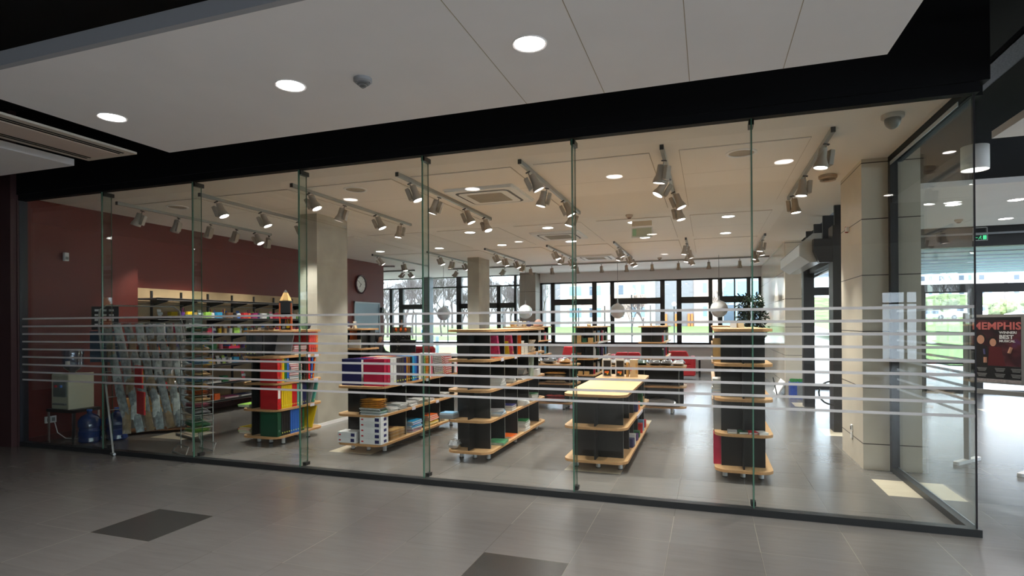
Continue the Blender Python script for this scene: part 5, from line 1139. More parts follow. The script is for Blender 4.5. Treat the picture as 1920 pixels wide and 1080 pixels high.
# plant
t = thing('potted_ficus', 'leafy dark green ficus standing behind the rightmost shelf by the windows', 'plant', (1.0, 15.3, 0))
m = MB(); m.lathe([(.001, 0), (.17, 0), (.21, .38), (.19, .38), (.18, .34), (.001, .34)], 24, cap=False); obj('pot', m, M_dark, t, smooth=True)
rr = random.Random(9)
tr_ = MB(); lf = MB(); M_leaf = mat('ficus_leaf', (22, 44, 20), .4, var=.4, scale=6)
for b in range(3): tr_.tube([(.03 * b - .03, 0, .34), (.05 * b - .05, .02, .9), (.06 * math.cos(b * 2), .06 * math.sin(b * 2), 1.5), (.1 * math.cos(b * 2), .1 * math.sin(b * 2), 2.05)], .012, 6)
obj('stem', tr_, mat('ficus_bark', (96, 80, 60), .8), t)
for i in range(1500):
    th = rr.uniform(0, 6.28); z = rr.uniform(1.1, 2.25); R_ = (.31 if z < 1.8 else .26) * math.sqrt(rr.random()) * (1 + .25 * math.sin(3 * th + 5 * z))
    p = Vector((R_ * math.cos(th), R_ * math.sin(th), z)); q = Euler((rr.uniform(-1.2, 1.2), rr.uniform(-1.2, 1.2), th)).to_matrix(); L_ = rr.uniform(.07, .11)
    pts = [Vector((0, 0, 0)), Vector((L_ * .5, L_ * .24, .006)), Vector((L_, 0, -.012)), Vector((L_ * .5, -L_ * .24, .006))]
    lf.quad([p + q @ v_ for v_ in pts])
obj('foliage', lf, M_leaf, t)
# box and blue carton near the stone pilaster, wall bits
t = thing('bin_box', 'small blue and white printed box with green plant top by the stone pilaster', 'box', (1.72, 13.1, 0)); m = MB(); m.box(-.13, .13, -.12, .12, 0, .33); obj('box', m, mat('blue_print_box', (40, 70, 150), .5, var=.3, scale=14), t)
m = MB(); m.box(.0, .11, -.122, -.12, .05, .28); obj('grey_label', m, M_grey, t)
lf = MB()
for i in range(60):
    p = Vector((rr.uniform(-.12, .12), rr.uniform(-.1, .1), .33)); lf.quad([p, p + Vector((.02, 0, .03)), p + Vector((.0, .01, .07)), p + Vector((-.02, 0, .03))])
obj('green_leaves', lf, mat('bright_leaf', (50, 130, 60), .5), t)
t = thing('floor_poster_stand', 'white leaning placard on the floor against the polished stone wall', 'placard', (1.40, 13.9, 0))
m = MB(); m.box(-.012, .012, -.5, .35, 0, .42, M=Matrix.Rotation(.5, 4, 'Y')); obj('placard', m, M_white, t); m = MB(); m.box(-.02, .0, -.5, -.48, 0, .40, M=Matrix.Rotation(-.2, 4, 'Y')); obj('strut', m, M_dark, t)
t = thing('air_curtain', 'silver wedge-ended air curtain box mounted over the side doorway', 'air curtain', (1.58, 8.95 + .4, 2.45))
prof = [(0, 0), (-.16, 0 + .0), (-.30, .10), (-.30, .27), (-.12, .42), (0, .42)]
m = MB(); m.prism(prof, 0, 2.3, M=Matrix(((1, 0, 0, 0), (0, 0, 1, 0), (0, 1, 0, 0), (0, 0, 0, 1)))); obj('casing', m, mat('silver_grey_casing', (186, 190, 190), .35, metal=.35), t)
m = MB(); m.box(-.305, -.298, .02, 2.28, .262, .268); obj('seam', m, M_dark, t)
for y in (.3, 2.0): m = MB(); m.box(.0, .20, y, y + .04, .15, .22); obj('bracket', m, M_dark, t)
for k, (z, c_) in enumerate(((2.62, 'white'),)):
    t = thing('sensor_box', 'tiny white door sensor on the stone column beside the portal', 'sensor', (1.553, 7.55, 2.62)); m = MB(); m.box(-.03, 0, -.03, .03, 0, .05); obj('housing', m, M_white, t); m = MB(); m.box(-.03, .0, .031, .05, -.01, .06); obj('back', m, C('dark red'), t)
t = thing('wall_socket', 'white socket low on the side of the stone column', 'socket', (1.553, 7.45, .24)); m = MB(); m.box(-.012, 0, -.03, .03, 0, .07); obj('plate', m, M_white, t); m = MB(); m.box(-.012, 0, -.03, .03, .085, .155); obj('plate', m, M_white, t); m = MB(); m.box(-.02, -.012, -.01, .01, .1, .14); obj('plug', m, M_grey, t)

# ================================================================== poster stand in the hall
ang = math.atan2(7.24 - 7.68, 2.99 + .18 - 2.70)
t = thing('poster_stand', 'grey metal poster stand with a musical poster in the entrance hall', 'poster stand', (2.72, 7.66, 0), ang)
M_alu = mat('grey_aluminium', (150, 148, 146), .4, metal=.5); W_ = .56
for k, x in enumerate((0, W_)):
    m = MB(); m.box(x - .025, x + .025, -.02, .02, .03, 1.66); obj('post', m, M_alu, t)
    m = MB(); m.prism(rrect(x - .03, x + .03, -.26, .26, .028), 0, .035); obj('foot', m, M_white, t)
m = MB(); m.box(.025, W_ - .025, -.012, .012, .78, .83); obj('crossbar', m, M_alu, t)
m = MB(); m.box(.03, W_ - .03, -.014, .014, .90, 1.64); obj('frame_plate', m, M_alu, t)
px0, px1, pz0, pz1 = .05, W_ - .07, .95, 1.61
pm = bpy.data.materials.new('poster_print'); pm.use_nodes = True; _N = pm.node_tree.nodes; _L = pm.node_tree.links
tc_ = _N.new('ShaderNodeTexCoord'); mp = _N.new('ShaderNodeMapping'); nz = _N.new('ShaderNodeTexNoise'); nz.inputs['Scale'].default_value = 5; cr = _N.new('ShaderNodeValToRGB')
e = cr.color_ramp.elements; e[0].position = .32; e[0].color = (*lin((20, 12, 20)), 1); e[1].position = .75; e[1].color = (*lin((90, 50, 110)), 1); q_ = e.new(.5); q_.color = (*lin((56, 18, 30)), 1); q_ = e.new(.62); q_.color = (*lin((92, 40, 50)), 1)
_L.new(tc_.outputs['Object'], nz.inputs[0]); _L.new(nz.outputs[0], cr.inputs[0]); _L.new(cr.outputs[0], _N['Principled BSDF'].inputs[0])
m = MB(); m.box(px0, px1, -.0165, -.014, pz0, pz1); po = obj('poster', m, pm, t)
m = MB(); m.box(px0, px1, -.0175, -.0165, pz0 + .0, pz0 + .14, 0); obj('black_footer', m, C('black'), po)
m = MB(); m.box(px0, px1, -.0172, -.0168, pz0 - .035, pz0 - .003, 0); obj('sponsor_strip', m, mat('sponsor_strip', (160, 150, 150), .5, var=.3, scale=50), po)
m = MB(); m.box(px0, px1, -.0175, -.0165, pz1 - .03, pz1, 0); obj('black_header', m, C('black'), po)
PR = (PI / 2, 0, 0)
text('title_lettering', 'MEMPHIS', .108, mat('salmon_red_lettering', (196, 104, 100), .5), po, (px0 + .012, -.018, pz1 - .13), PR, .003)
text('award_lettering', 'WINNER!', .036, C('white'), po, (px1 - .185, -.018, pz1 - .175), PR, .001)
text('award_lettering', 'BEST', .058, C('white'), po, (px1 - .185, -.018, pz1 - .23), PR, .002)
text('award_lettering', 'MUSICAL', .034, C('white'), po, (px1 - .185, -.018, pz1 - .265), PR, .001)
for (a, b) in ((.10, .11), (.26, .11), (.40, .11), (.10, .05), (.26, .05), (.40, .05)):
    m = MB()
    for j in range(3): m.box(px0 + a - .045 + .006 * j, px0 + a + .045 - .006 * j, -.0183, -.0176, pz0 + b - .014 * j, pz0 + b + .006 - .014 * j)
    obj('small_print', m, C('grey'), po)
# two generic singing figures as flat printed shapes
for (cx, cz, r, hair) in ((px0 + .09, pz1 - .24, .042, (30, 22, 20)), (px0 + .20, pz1 - .27, .036, (24, 14, 14))):
    m = MB(); m.lathe([(.001, 0), (1, 0)], 24, cap=False, M=Matrix.Translation((cx, -.0172, cz + .012)) @ Matrix.Rotation(PI / 2, 4, 'X') @ Matrix.Diagonal((r * 1.15, r * 1.35, 1, 1))); obj('printed_hair', m, cm(hair), po)
    m = MB(); m.lathe([(.001, 0), (1, 0)], 24, cap=False, M=Matrix.Translation((cx, -.0178, cz)) @ Matrix.Rotation(PI / 2, 4, 'X') @ Matrix.Diagonal((r * .8, r * 1.15, 1, 1))); obj('printed_face', m, cm((200, 146, 120)), po)
m = MB(); m.quad([(px0, -.0171, pz0 + .14), (px0 + .17, -.0171, pz0 + .14), (px0 + .15, -.0171, pz1 - .31), (px0 + .06, -.0171, pz1 - .28), (px0, -.0171, pz1 - .33)]); obj('printed_jacket', m, cm((26, 22, 26)), po)
m = MB(); m.quad([(px0 + .15, -.0173, pz0 + .14), (px0 + .31, -.0173, pz0 + .14), (px0 + .27, -.0173, pz1 - .32), (px0 + .17, -.0173, pz1 - .31)]); obj('printed_dress', m, cm((92, 22, 30)), po)
m = MB(); m.tube([(px0 + .12, -.0178, pz1 - .34), (px0 + .125, -.0178, pz1 - .40)], .010, 8); obj('printed_microphone', m, cm((90, 90, 130)), po)
m = MB(); m.tube([(px0 + .13, -.0176, pz0 + .17), (px0 + .13, -.0176, pz0 + .23)], .016, 8); m.tube([(px0 + .34, -.0176, pz0 + .28), (px0 + .36, -.0176, pz0 + .34)], .016, 8); obj('printed_hand', m, cm((200, 146, 120)), po)
# ================================================================== people
M_skin = mat('skin', (176, 126, 100), .55); M_skin_l = mat('skin_light', (206, 160, 136), .55)
def body_skin(name, V, E, R, m, parent, sub=2):
    me = bpy.data.meshes.new(name); me.from_pydata(V, E, [])
    o = bpy.data.objects.new(name, me); COL.objects.link(o)
    md = o.modifiers.new('s', 'SKIN'); 
    for i, v_ in enumerate(me.skin_vertices[0].data): v_.radius = (R[i], R[i]) if not isinstance(R[i], tuple) else R[i]; v_.use_root = (i == 0)
    sd = o.modifiers.new('d', 'SUBSURF'); sd.levels = sub; sd.render_levels = sub
    bpy.context.view_layer.update()
    m2 = bpy.data.meshes.new_from_object(o.evaluated_get(bpy.context.evaluated_depsgraph_get())); bpy.data.objects.remove(o)
    m2.materials.clear(); m2.materials.append(m); m2.polygons.foreach_set('use_smooth', [True] * len(m2.polygons))
    return obj(name, m2, None, parent)
def head(t, c, yaw, skin, hair_col, hair='curly', s=1.):
    Mx = Matrix.Translation(c) @ Matrix.Rotation(yaw, 4, 'Z') @ Matrix.Scale(s, 4)   # faces -y
    b = MB(); b.sphere((0, 0, 0), .095, .80, .98, 1.22, 20, 14)
    for v_ in b.bm.verts:
        if v_.co.z < -.02: k = 1 - .32 * min(1, (-.02 - v_.co.z) / .1); v_.co.x *= k
        if v_.co.z < -.06 and v_.co.y > 0: v_.co.y *= .8
    b.lathe([(.012, -.03), (.016, -.022), (.006, .02)], 8, (0, -.098, 0)); 
    for sx in (-1, 1): b.sphere((sx * .077, .005, -.005), .026, .35, .7, 1.1, 8, 6)
    b.bm.transform(Mx); ho = obj('head', b, skin, t, smooth=True)
    for sx in (-1, 1):
        e = MB(); e.sphere((sx * .030, -.083, .012), .0125, 1.2, .6, .8, 8, 6); e.bm.transform(Mx); obj('eye', e, M_paper, ho, smooth=True)
        e = MB(); e.sphere((sx * .030, -.0905, .012), .0055, u=8, v=6); e.bm.transform(Mx); obj('iris', e, M_dark, ho)
        e = MB(); e.box(sx * .03 - .015, sx * .03 + .015, -.092, -.084, .031, .035); e.bm.transform(Mx); obj('eyebrow', e, hair_col, ho)
    e = MB(); e.sphere((0, -.083, -.052), .019, 1.1, .5, .34, 10, 6); e.bm.transform(Mx); obj('mouth', e, mat('lips', (150, 70, 66), .5), ho, smooth=True)
    h = MB(); h.sphere((0, .022, .035), .108, .90, .98, 1.10, 24, 16)
    rr_ = random.Random(4)
    for v_ in h.bm.verts:
        if v_.co.y < -.03 and v_.co.z < .055: v_.co.y = -.03 + (v_.co.y + .03) * .2
        if hair == 'curly': v_.co += Vector((v_.co.x, v_.co.y - .02, v_.co.z - .03)) * rr_.uniform(0, .14)
    if hair == 'curly':
        for i in range(50):
            a, e_ = rr_.uniform(-.3, PI + .3), rr_.uniform(-.5, 1.4); h.sphere((.10 * math.cos(a) * math.cos(e_), .03 + .10 * math.sin(a) * math.cos(e_), .035 + .115 * math.sin(e_)), rr_.uniform(.02, .034), u=6, v=5)
    h.bm.transform(Mx); obj('hair', h, hair_col, ho, smooth=True)
def hand(c, d, side, skin, t):
    """relaxed hand: palm plus four bent fingers and a side thumb; d = forward direction (unit, roughly horizontal)"""
    d = Vector(d).normalized(); s_ = d.cross(Vector((0, 0, 1))).normalized() * side; n_ = Vector((0, 0, 1)); c = Vector(c)
    V = [c, c + d * .04, c + d * .08]; E_ = [(0, 1), (1, 2)]; R_ = [(.022, .014), (.036, .014), (.038, .013)]
    for i, (o_, L_) in enumerate(((-.028, .060), (-.010, .072), (.010, .066), (.028, .052))):
        b = len(V); p0 = c + d * .085 + s_ * o_; V += [p0, p0 + d * L_ * .5 - n_ * .004, p0 + d * L_ * .85 - n_ * .02]; E_ += [(2, b), (b, b + 1), (b + 1, b + 2)]; R_ += [.0092, .0082, .0068]
    b = len(V); p0 = c + d * .03 - s_ * .032; V += [p0, p0 + d * .03 - s_ * .02, p0 + d * .055 - s_ * .028]; E_ += [(1, b), (b, b + 1), (b + 1, b + 2)]; R_ += [.012, .0095, .008]
    return body_skin('hand', [tuple(v_) for v_ in V], E_, R_, skin, t, 1)
# seated shop assistant behind the desks: seat .45, facing right along the shop
t = thing('person', 'person with dark curly hair in a black speckled top seated behind the desks, facing right', 'person', (-8.30, 13.2, 0), PI / 2)
mt = mat('black_speckled_top', (30, 28, 32), .8, var=.8, scale=90)
V = [(0, 0, .52), (0, 0, .70), (0, -.01, .90), (0, -.01, 1.00), (0, -.02, 1.07), (.17, -.01, .97), (.24, -.06, .84), (.20, -.26, .80), (-.17, -.01, .97), (-.24, -.06, .84), (-.20, -.26, .80)]
body_skin('torso_top', V, [(0, 1), (1, 2), (2, 3), (3, 4), (3, 5), (5, 6), (6, 7), (3, 8), (8, 9), (9, 10)], [(.16, .12), (.14, .11), (.16, .11), (.10, .08), (.055, .055), .065, .048, .034, .065, .048, .034], mt, t)
V = [(0, 0, .50), (.09, -.02, .50), (.10, -.40, .50), (.10, -.42, .10), (.10, -.54, .05), (-.09, -.02, .50), (-.10, -.40, .50), (-.10, -.42, .10), (-.10, -.54, .05)]
body_skin('trousers', V, [(0, 1), (1, 2), (2, 3), (3, 4), (0, 5), (5, 6), (6, 7), (7, 8)], [(.14, .11), .095, .068, .05, .04, .095, .068, .05, .04], mat('dark_trousers', (34, 36, 46), .8), t)
body_skin('neck', [(0, -.02, 1.05), (0, -.025, 1.14)], [(0, 1)], [.052, .048], M_skin, t)
head(t, (0, -.035, 1.20), 0, M_skin, mat('black_hair', (14, 11, 10), .7))
for sx in (-1, 1): hand((sx * .20, -.28, .785), (-.25 * sx, -1, 0), sx, M_skin, t)
tc2 = thing('office_chair', 'black office chair under the seated person', 'chair', (-8.33, 13.2, 0), PI / 2)
m = MB(); m.prism(rrect(-.24, .24, -.22, .22, .07), .33, .375); obj('seat', m, M_dark, tc2); m = MB(); m.box(-.2, .2, .24, .28, .52, .95); obj('backrest', m, M_dark, tc2, bevel=.02); m = MB(); m.cyl((0, 0, .08), .025, .26, 12); obj('gas_post', m, M_chrome, tc2)
m = MB(); m.box(-.02, .02, .2, .27, .35, .6); obj('back_bar', m, M_dark, tc2)
for k in range(5): a = k * 1.2566; m = MB(); m.tube([(0, 0, .09), (.26 * math.cos(a), .26 * math.sin(a), .05)], .018); m.sphere((.26 * math.cos(a), .26 * math.sin(a), .03), .03, u=8, v=6); obj('leg', m, M_dark, tc2)
def walker(x, y, z0, h, top, trou, lab, ph, rz):
    t = thing('person', lab, 'person', (x, y, z0), rz); s = h / 1.75
    def S(L_): return [tuple(c_ * s for c_ in p) for p in L_]
    body_skin('top', S([(0, 0, .95), (0, 0, 1.15), (0, 0, 1.38), (0, 0, 1.46), (.20, 0, 1.38), (.26, .04 * ph, 1.12), (.25, -.10 * ph, .90), (-.20, 0, 1.38), (-.26, -.04 * ph, 1.12), (-.25, .10 * ph, .90)]), [(0, 1), (1, 2), (2, 3), (2, 4), (4, 5), (5, 6), (2, 7), (7, 8), (8, 9)], [(.17 * s, .12 * s), (.15 * s, .11 * s), (.17 * s, .11 * s), .06 * s, .075 * s, .055 * s, .042 * s, .075 * s, .055 * s, .042 * s], top, t, 1)
    body_skin('trousers', S([(0, 0, .94), (.09, 0, .88), (.10, .10 * ph, .50), (.10, .22 * ph, .09), (-.09, 0, .88), (-.10, -.12 * ph, .50), (-.10, -.16 * ph, .09)]), [(0, 1), (1, 2), (2, 3), (0, 4), (4, 5), (5, 6)], [(.16 * s, .12 * s), .10 * s, .07 * s, .055 * s, .10 * s, .07 * s, .055 * s], trou, t, 1)
    for sx, q in ((1, .22 * ph), (-1, -.16 * ph)):
        b = MB(); b.box(sx * .10 * s - .045 * s, sx * .10 * s + .045 * s, q * s - .17 * s, q * s + .08 * s, 0, .08 * s); obj('shoe', b, M_dark, t, bevel=.015)
    body_skin('neck', S([(0, 0, 1.44), (0, 0, 1.54)]), [(0, 1)], [.055 * s, .05 * s], M_skin_l, t, 1)
    head(t, (0, -.01 * s, 1.63 * s), 0, M_skin_l, mat('brown_hair', (52, 36, 26), .7), 'short', s)
    for sx in (1, -1): hand((sx * .25 * s, -.10 * ph * sx * s, .88 * s), (0, -.25, -1.0), sx, M_skin_l, t)
walker(-44.3, 80, -.2, 1.62, mat('dark_navy_coat', (44, 50, 66), .8), mat('dark_jeans', (40, 44, 56), .8), 'far walker on the path in a dark coat, left one of two', 1, .6)
walker(-42.4, 80.3, -.2, 1.60, mat('white_jacket', (232, 232, 232), .8), mat('light_blue_jeans', (90, 130, 180), .8), 'far walker on the path in white top and blue jeans, right one of two', -1, .5)

# ================================================================== outdoors
M_pave = mat('pale_paving', (206, 202, 196), .9, var=.04, scale=1); M_grass = mat('bright_lawn', (120, 156, 84), .95, var=.15, scale=3)
g = MB(); g.box(-80, 60, YW + .2, 84, -.4, -.2); struct('ground', g, M_pave)
g = MB(); g.box(14, 60, -14, YW + .2, -.4, -.2); g.box(1.9, 60, 15.2, YW + .3, -.35, -.19); struct('ground', g, M_pave)
g = MB(); g.quad([(-90, 84, -.2), (12, 84, -.2), (12, 100, 1.0), (-90, 100, 1.0)]); g.quad([(-90, 100, 1.0), (12, 100, 1.0), (12, 180, 1.2), (-90, 180, 1.2)]); struct('ground', g, M_grass)
g = MB(); g.box(-60, -10.5, 26, 40, -.2, -.14); g.box(-90, -24, 58, 74, -.2, -.12); struct('ground', g, M_grass)
g = MB(); g.quad([(9, 27, -.15), (90, 27, -.15), (90, 88, 1.7), (12, 88, 1.7)]); struct('ground', g, M_grass)
g = MB(); g.quad([(12, 88, 1.72), (120, 88, 1.72), (120, 112, 1.9), (12, 112, 1.9)]); struct('ground', g, M_pave)
hm = MB(); rr = random.Random(2)
N1 = 60
P = [[(12 + 3 * i, 112 + 5 * j, 1.9 + (5.2 * (j / 5)) * (.8 + .2 * math.sin(i * .7)) + rr.uniform(-.4, .4) * (j > 0)) for i in range(N1)] for j in range(6)]
VV = [[hm.bm.verts.new(p) for p in row] for row in P]
for j in range(5):
    for i in range(N1 - 1): hm._f([VV[j][i], VV[j][i + 1], VV[j + 1][i + 1], VV[j + 1][i]])
struct('ground', hm, mat('hillside_scrub', (120, 134, 84), .95, var=.45, scale=.5))
# distant hills on the left
hm = MB(); VV = []
for j, (yy_, hh_) in enumerate(((150, 0), (200, 9), (260, 26), (300, 0))):
    VV.append([hm.bm.verts.new((-260 + 8 * i, yy_, 1 + hh_ * (.7 + .3 * math.sin(i * .35 + j)) * (1 if i < 30 else max(0, 1 - (i - 30) / 12)))) for i in range(44)])
for j in range(3):
    for i in range(43): hm._f([VV[j][i], VV[j][i + 1], VV[j + 1][i + 1], VV[j + 1][i]])
o = struct('ground', hm, mat('hazy_wooded_hill', (128, 124, 122), .95, var=.2, scale=.15), smooth=True)
M_bglass = mat('blue_window_glass', (120, 160, 200), .15, spec=.9); M_bglassd = mat('dark_blue_window_glass', (70, 84, 104), .15, spec=.9)
def building(label, x0, x1, y, z0, z1, wm, wins, depth=14, extra=()):
    t = thing('building', label, 'building', ((x0 + x1) / 2, y, z0)); cx = (x0 + x1) / 2
    m = MB(); m.box(x0 - cx, x1 - cx, 0, depth, 0, z1 - z0); obj('wall', m, wm, t)
    for (a, b, c_, d_, gm) in wins:
        m = MB(); m.box(a - cx, b - cx, -.10, -.02, c_ - z0, d_ - z0); w_ = obj('window', m, M_white, t)
        m = MB(); m.box(a - cx + .12, b - cx - .12, -.12, -.09, c_ - z0 + .12, d_ - z0 - .12); obj('pane', m, gm, w_)
    for nm, (a, b, c_, d_, mm, pr) in extra:
        m = MB(); m.box(a - cx, b - cx, -pr, 0, c_ - z0, d_ - z0); obj(nm, m, mm, t)
    return t
M_pk = mat('pale_pink_brick', (214, 180, 166), .9, var=.06, scale=2); M_gb = mat('grey_brick', (140, 134, 140), .9, var=.08, scale=3); M_wr = mat('white_render', (236, 234, 232), .8)
wins = []
for (a, b, gm) in ((-23.5, -22.4, M_bglass), (-22.2, -21.1, M_bglass), (-19.9, -19.1, M_bglassd), (-18.6, -17.6, M_bglass), (-16.3, -15.2, M_bglassd), (-14.8, -13.7, M_bglassd), (-12.4, -11.6, M_bglass), (-11.0, -10.1, M_bglass)):
    for z_ in (2.5, 6.4, 10.3): wins.append((a, b, z_, z_ + 1.9, gm))
building('pale pink brick building with blue windows seen through the middle windows', -23.8, -9.9, 100, .9, 14, M_pk, wins, extra=(('plinth', (-23.8, -9.9, .9, 2.2, M_wr, .15)),))
building('bright white and grey brick tower left of the pink building', -28.6, -23.8, 99.6, .9, 14, M_wr, [], extra=(('brick_strip', (-26.9, -25.0, .9, 14, M_gb, .1)), ('brick_strip', (-28.4, -27.6, .9, 14, M_gb, .1))))
building('white stair column right of the pink building', -9.9, -8.5, 99.6, .9, 14, M_wr, [])
ob = mat('orange_wood_post', (214, 120, 60), .6)
building('grey brick building with orange posts seen through the right windows', -8.5, -2.2, 100.2, .9, 14, M_gb, [], extra=[('orange_post', (a, a + .35, 1.0, 3.1, ob, .4)) for a in (-7.4, -6.9, -5.3, -4.6, -3.2, -2.7)])
building('pink building edge with narrow blue strip beside the grey one', -2.2, 1.8, 100, .9, 14, M_pk, [(-.9, .0, z_, z_ + 1.9, M_bglass) for z_ in (2.5, 6.4, 10.3)])
building('blue glazed building behind the plant at the far right window', 1.8, 12, 99.8, .9, 14, mat('grey_blue_cladding', (150, 164, 178), .5), [(2.3 + 2.1 * k, 4.2 + 2.1 * k, z_, z_ + 3.0, M_bglass if z_ > 5 else M_bglassd) for k in range(4) for z_ in (1.6, 5.4, 9.2)])
# apartment blocks far right
for k, (x0, x1, zz) in enumerate(((40, 66, 26), (68, 84, 24), (86, 112, 27), (114, 150, 25))):
    wins = []
    for i in range(int((x1 - x0) / 4)):
        for j in range(5): wins.append((x0 + 1 + 4 * i, x0 + 2.3 + 4 * i, 8 + 3.3 * j, 9.4 + 3.3 * j, M_bglassd)); wins.append((x0 + 2.9 + 4 * i, x0 + 3.8 + 4 * i, 8 + 3.3 * j, 9.4 + 3.3 * j, M_bglass))
    building('%s pale apartment block on the hill from the left, beyond the entrance' % ORD[k], x0, x1, 165 + 3 * k, 6, zz, M_wr if k % 2 else mat('cream_render', (226, 214, 206), .8), wins)
# trees
def tree_mesh(seed, H_, spread=1., levels=5):
    rr_ = random.Random(seed); tm = MB()
    def br(p, d, L_, r, lv):
        q = p + d * L_; mid = p + d * L_ * .5 + Vector((rr_.uniform(-.05, .05), rr_.uniform(-.05, .05), 0)) * L_
        tm.tube([p, mid, q], r, 5 if lv > 2 else 3, rs=[r, r * .85, r * .65])
        if lv == 0: return
        for k in range(3 if lv > 2 else 5 if lv == 1 else 4):
            a = rr_.uniform(0, 6.28); tl = rr_.uniform(.35, .75) * spread
            n_ = (d + Vector((math.cos(a) * tl, math.sin(a) * tl, rr_.uniform(-.1, .25)))).normalized()
            br(p + d * L_ * rr_.uniform(.6, 1.), n_, L_ * rr_.uniform(.62, .8), r * .58, lv - 1)
    br(Vector((0, 0, 0)), Vector((0, 0, 1)), H_ * .26, H_ * .013, levels)
    return tm
M_bark = mat('bare_tree_bark', (88, 78, 76), .9)
protos = []
rr = random.Random(21)
spots = [(-55, 70, 12), (-46, 74, 12), (-42.5, 69, 11), (-39, 84, 13), (-35, 79, 12), (-32, 75, 11), (-27.5, 75, 12), (-50, 95, 15), (-38.5, 96, 14), (-34, 99, 14), (-25.5, 90, 12), (-23, 72, 10), (-48, 62, 11), (-40, 66, 13), (-37, 76, 12), (-33, 60, 10), (-29.5, 72, 13), (-52, 80, 14), (-45.5, 88, 13), (-36, 92, 14), (-30, 84, 12), (-26, 66, 10), (-24.5, 80, 12), (-58, 92, 15), (-20.5, 62, 9), (-50, 104, 16), (-40, 108, 16), (-36, 110, 15), (-31, 90, 11), (-62, 76, 14), (-43, 58, 12), (-34.5, 68, 12), (-6.9, 66, 9), (-9.6, 78, 8), (1.2, 70, 8), (-30.5, 54, 11)]
pos_w = ['far left edge', 'left', 'centre-left', 'centre', 'centre-right', 'right']
for i, (x, y, h_) in enumerate(spots):
    k = i % 4
    if i < 4: protos.append(tree_mesh(30 + i, 12.).mesh('tree', M_bark))
    o = bpy.data.objects.new('bare_tree', protos[k]); COL.objects.link(o); o.location = (x, y, -.2 if y < 84 else .9); o.rotation_euler = (0, 0, i * 1.3); s_ = h_ / 12; o.scale = (s_, s_, s_)
    tag(o, 'leafless grey tree in the park beyond the windows, %s from the left' % ORD[sorted(range(len(spots)), key=lambda q: spots[q][0] / spots[q][1]).index(i)], 'tree', 'bare trees in the park')
# globe lamp posts
for i, (x, y, z, r) in enumerate(((-5.6, 45, 4.05, .27), (.95, 45, 4.4, .30), (-22.8, 45, 3.15, .22), (-21.3, 45, 3.4, .25), (-24.4, 45, 2.8, .17), (-2.42, 45, 3.0, .17), (-5.2, 56, 3.5, .22), (-7.7, 45, 3.15, .2), (-13.7, 38, 2.9, .16), (-31, 60, 3.6, .22), (-19.5, 50, 3.0, .2), (-9.8, 45, 3.0, .18))):
    t = thing('globe_lamp_post', 'white globe lamp post outside, %s from the left' % ORD[sorted(range(12), key=lambda q: [-5.6 / 45, .95 / 45, -22.8 / 45, -21.3 / 45, -24.4 / 45, -2.42 / 45, -5.2 / 56, -7.7 / 45, -13.7 / 38, -31 / 60, -19.5 / 50, -9.8 / 45][q]).index(i)], 'street lamp', (x, y, -.2), 0, 'globe lamp posts outside')
    m = MB(); m.tube([(0, 0, 0), (0, 0, z + .2 - r)], .05, 8); obj('post', m, M_dark, t)
    m = MB(); m.sphere((0, 0, z + .2), r, u=16, v=10); obj('globe', m, mat('opal_globe', (250, 248, 244), .3), t, smooth=True)
# van and cars on the upper car park
def car(x, y, z, L_, h_, lab, col, kind):
    t = thing(kind, lab, kind, (x, y, z))
    if kind == 'van': prof = [(-L_ / 2, .35), (-L_ / 2, 1.0), (-L_ * .36, 1.15), (-L_ * .24, h_ * .96), (-L_ * .16, h_), (L_ * .47, h_), (L_ / 2, h_ * .9), (L_ / 2, .35)]
    else: prof = [(-L_ / 2, .3), (-L_ / 2, .75), (-L_ * .25, .92), (-L_ * .1, h_), (L_ * .25, h_), (L_ * .40, .95), (L_ / 2, .85), (L_ / 2, .3)]
    Mx = Matrix(((1, 0, 0, 0), (0, 0, 1, 0), (0, 1, 0, 0), (0, 0, 0, 1)))
    m = MB(); m.prism(prof, 0, 1.8, M=Mx); obj('body', m, mat('car_' + col, {'white': (236, 238, 240), 'silver': (180, 190, 200), 'red': (180, 60, 60)}[col], .25), t, bevel=.05)
    for a, b in (((-L_ * .25, -L_ * .08), (.0, .22 * L_)) if kind == 'van' else ((-L_ * .16, .0), (.02 * L_, L_ * .24))):
        m = MB(); m.box(a, b, -.02, 0, h_ * .58, h_ * .88); obj('side_window', m, M_bglassd, t)
    if kind == 'van': m = MB(); m.box(L_ * .26, L_ * .44, -.02, 0, h_ * .58, h_ * .88); obj('side_window', m, M_bglassd, t)
    for wx_ in (-L_ * .31, L_ * .31):
        m = MB(); m.cyl((wx_, 0, 0), .33, .2, 18, M=Matrix.Translation((0, .16, .33)) @ Matrix.Rotation(PI / 2, 4, 'X')); wo = obj('wheel', m, M_dark, t)
        m = MB(); m.cyl((wx_, 0, 0), .18, .21, 14, M=Matrix.Translation((0, .155, .33)) @ Matrix.Rotation(PI / 2, 4, 'X')); obj('hubcap', m, M_grey, wo)
car(35.6, 100, 1.83, 5.0, 2.05, 'white van parked on the upper car park seen through the side glass', 'white', 'van')
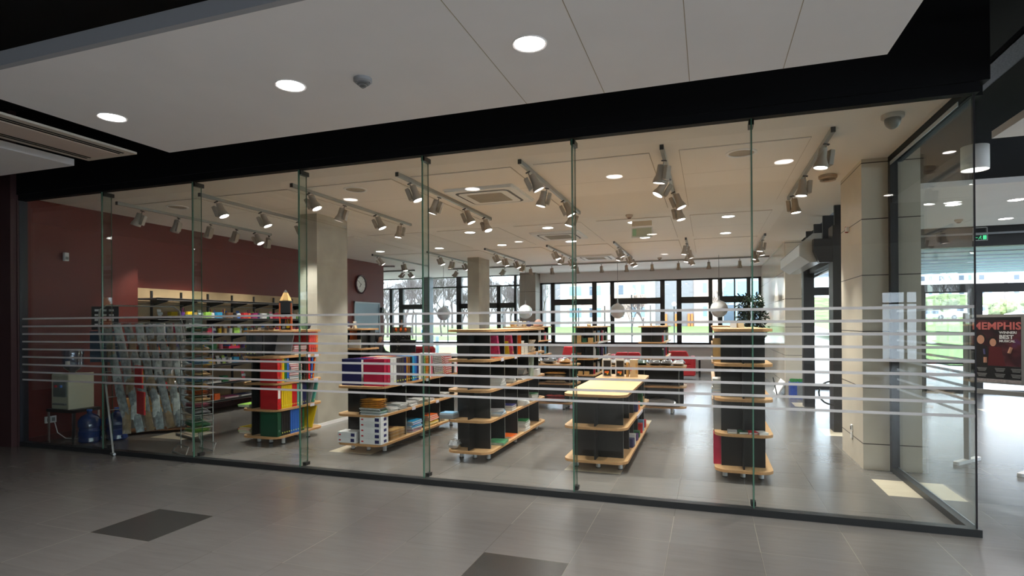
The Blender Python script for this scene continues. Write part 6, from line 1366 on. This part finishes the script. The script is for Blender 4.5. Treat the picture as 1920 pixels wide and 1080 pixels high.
car(30.8, 99, 1.82, 4.2, 1.45, 'silver car parked just left of the white van', 'silver', 'car')
car(44, 103, 1.85, 4.3, 1.45, 'white car parked right of the white van', 'white', 'car')
# bushes on the bank
bm_ = MB(); 
for i in range(16):
    x, y = 30 + 5.2 * i + rr.uniform(-2, 2), rr.uniform(114, 126)
    put('scrub_bush', ('bush', i % 4), lambda: (lambda q: [q.sphere((rr.uniform(-1.5, 1.5), rr.uniform(-.8, .8), rr.uniform(.3, 1.6)), rr.uniform(.5, 1.1), 1, 1, .8, 8, 6) for _ in range(14)] and [setattr(v_, 'co', v_.co + Vector((rr.uniform(-.14, .14), rr.uniform(-.14, .14), rr.uniform(-.14, .18)))) for v_ in q.bm.verts] and q)(MB()).mesh('bush', mat('spring_scrub', (128, 140, 92), .95, var=.5, scale=2.5), smooth=True), 'green scrub bush on the bank above the car park, %s from the left' % ORD[i], 'bush', (x, y, 2.2 + (y - 112) * .17), (0, 0, i), 'scrub bushes on the bank')
# canopy outside the entrance with blue-grey louvres
t = thing('entrance_canopy', 'blue-grey slatted canopy outside the entrance hall', 'canopy', (8, 15.4, 3.35))
for k in range(9):
    m = MB(); m.box(-6.1, 12, .15 + 1.1 * k, 1.08 + 1.1 * k, 0, .14); obj('louvre', m, mat('blue_grey_louvre', (116, 138, 172), .5), t)
    m = MB(); m.box(-6.1, 12, 1.10 + 1.1 * k, 1.13 + 1.1 * k, -.02, .0); obj('bright_trim', m, M_white, t)
for x in (-3, 3.4, 9): m = MB(); m.box(x, x + .18, 9.6, 9.8, -3.54, .0); obj('post', m, mat('blue_grey_louvre'), t)
# info box and bollards near the left glazing, outside
for k, (x, y) in enumerate(((-13.4, 27), (-16.9, 33))):
    put('bollard', 'boll', lambda: MB().lathe([(.09, 0), (.09, 1.05), (.05, 1.12), (.001, 1.13)], 14, cap=False).mesh('b', mat('grey_bollard', (120, 134, 144), .6)), 'grey round bollard on the lawn outside the left windows, %s one' % ('nearer' if k == 0 else 'farther'), 'bollard', (x, y, -.15), (0, 0, 0))
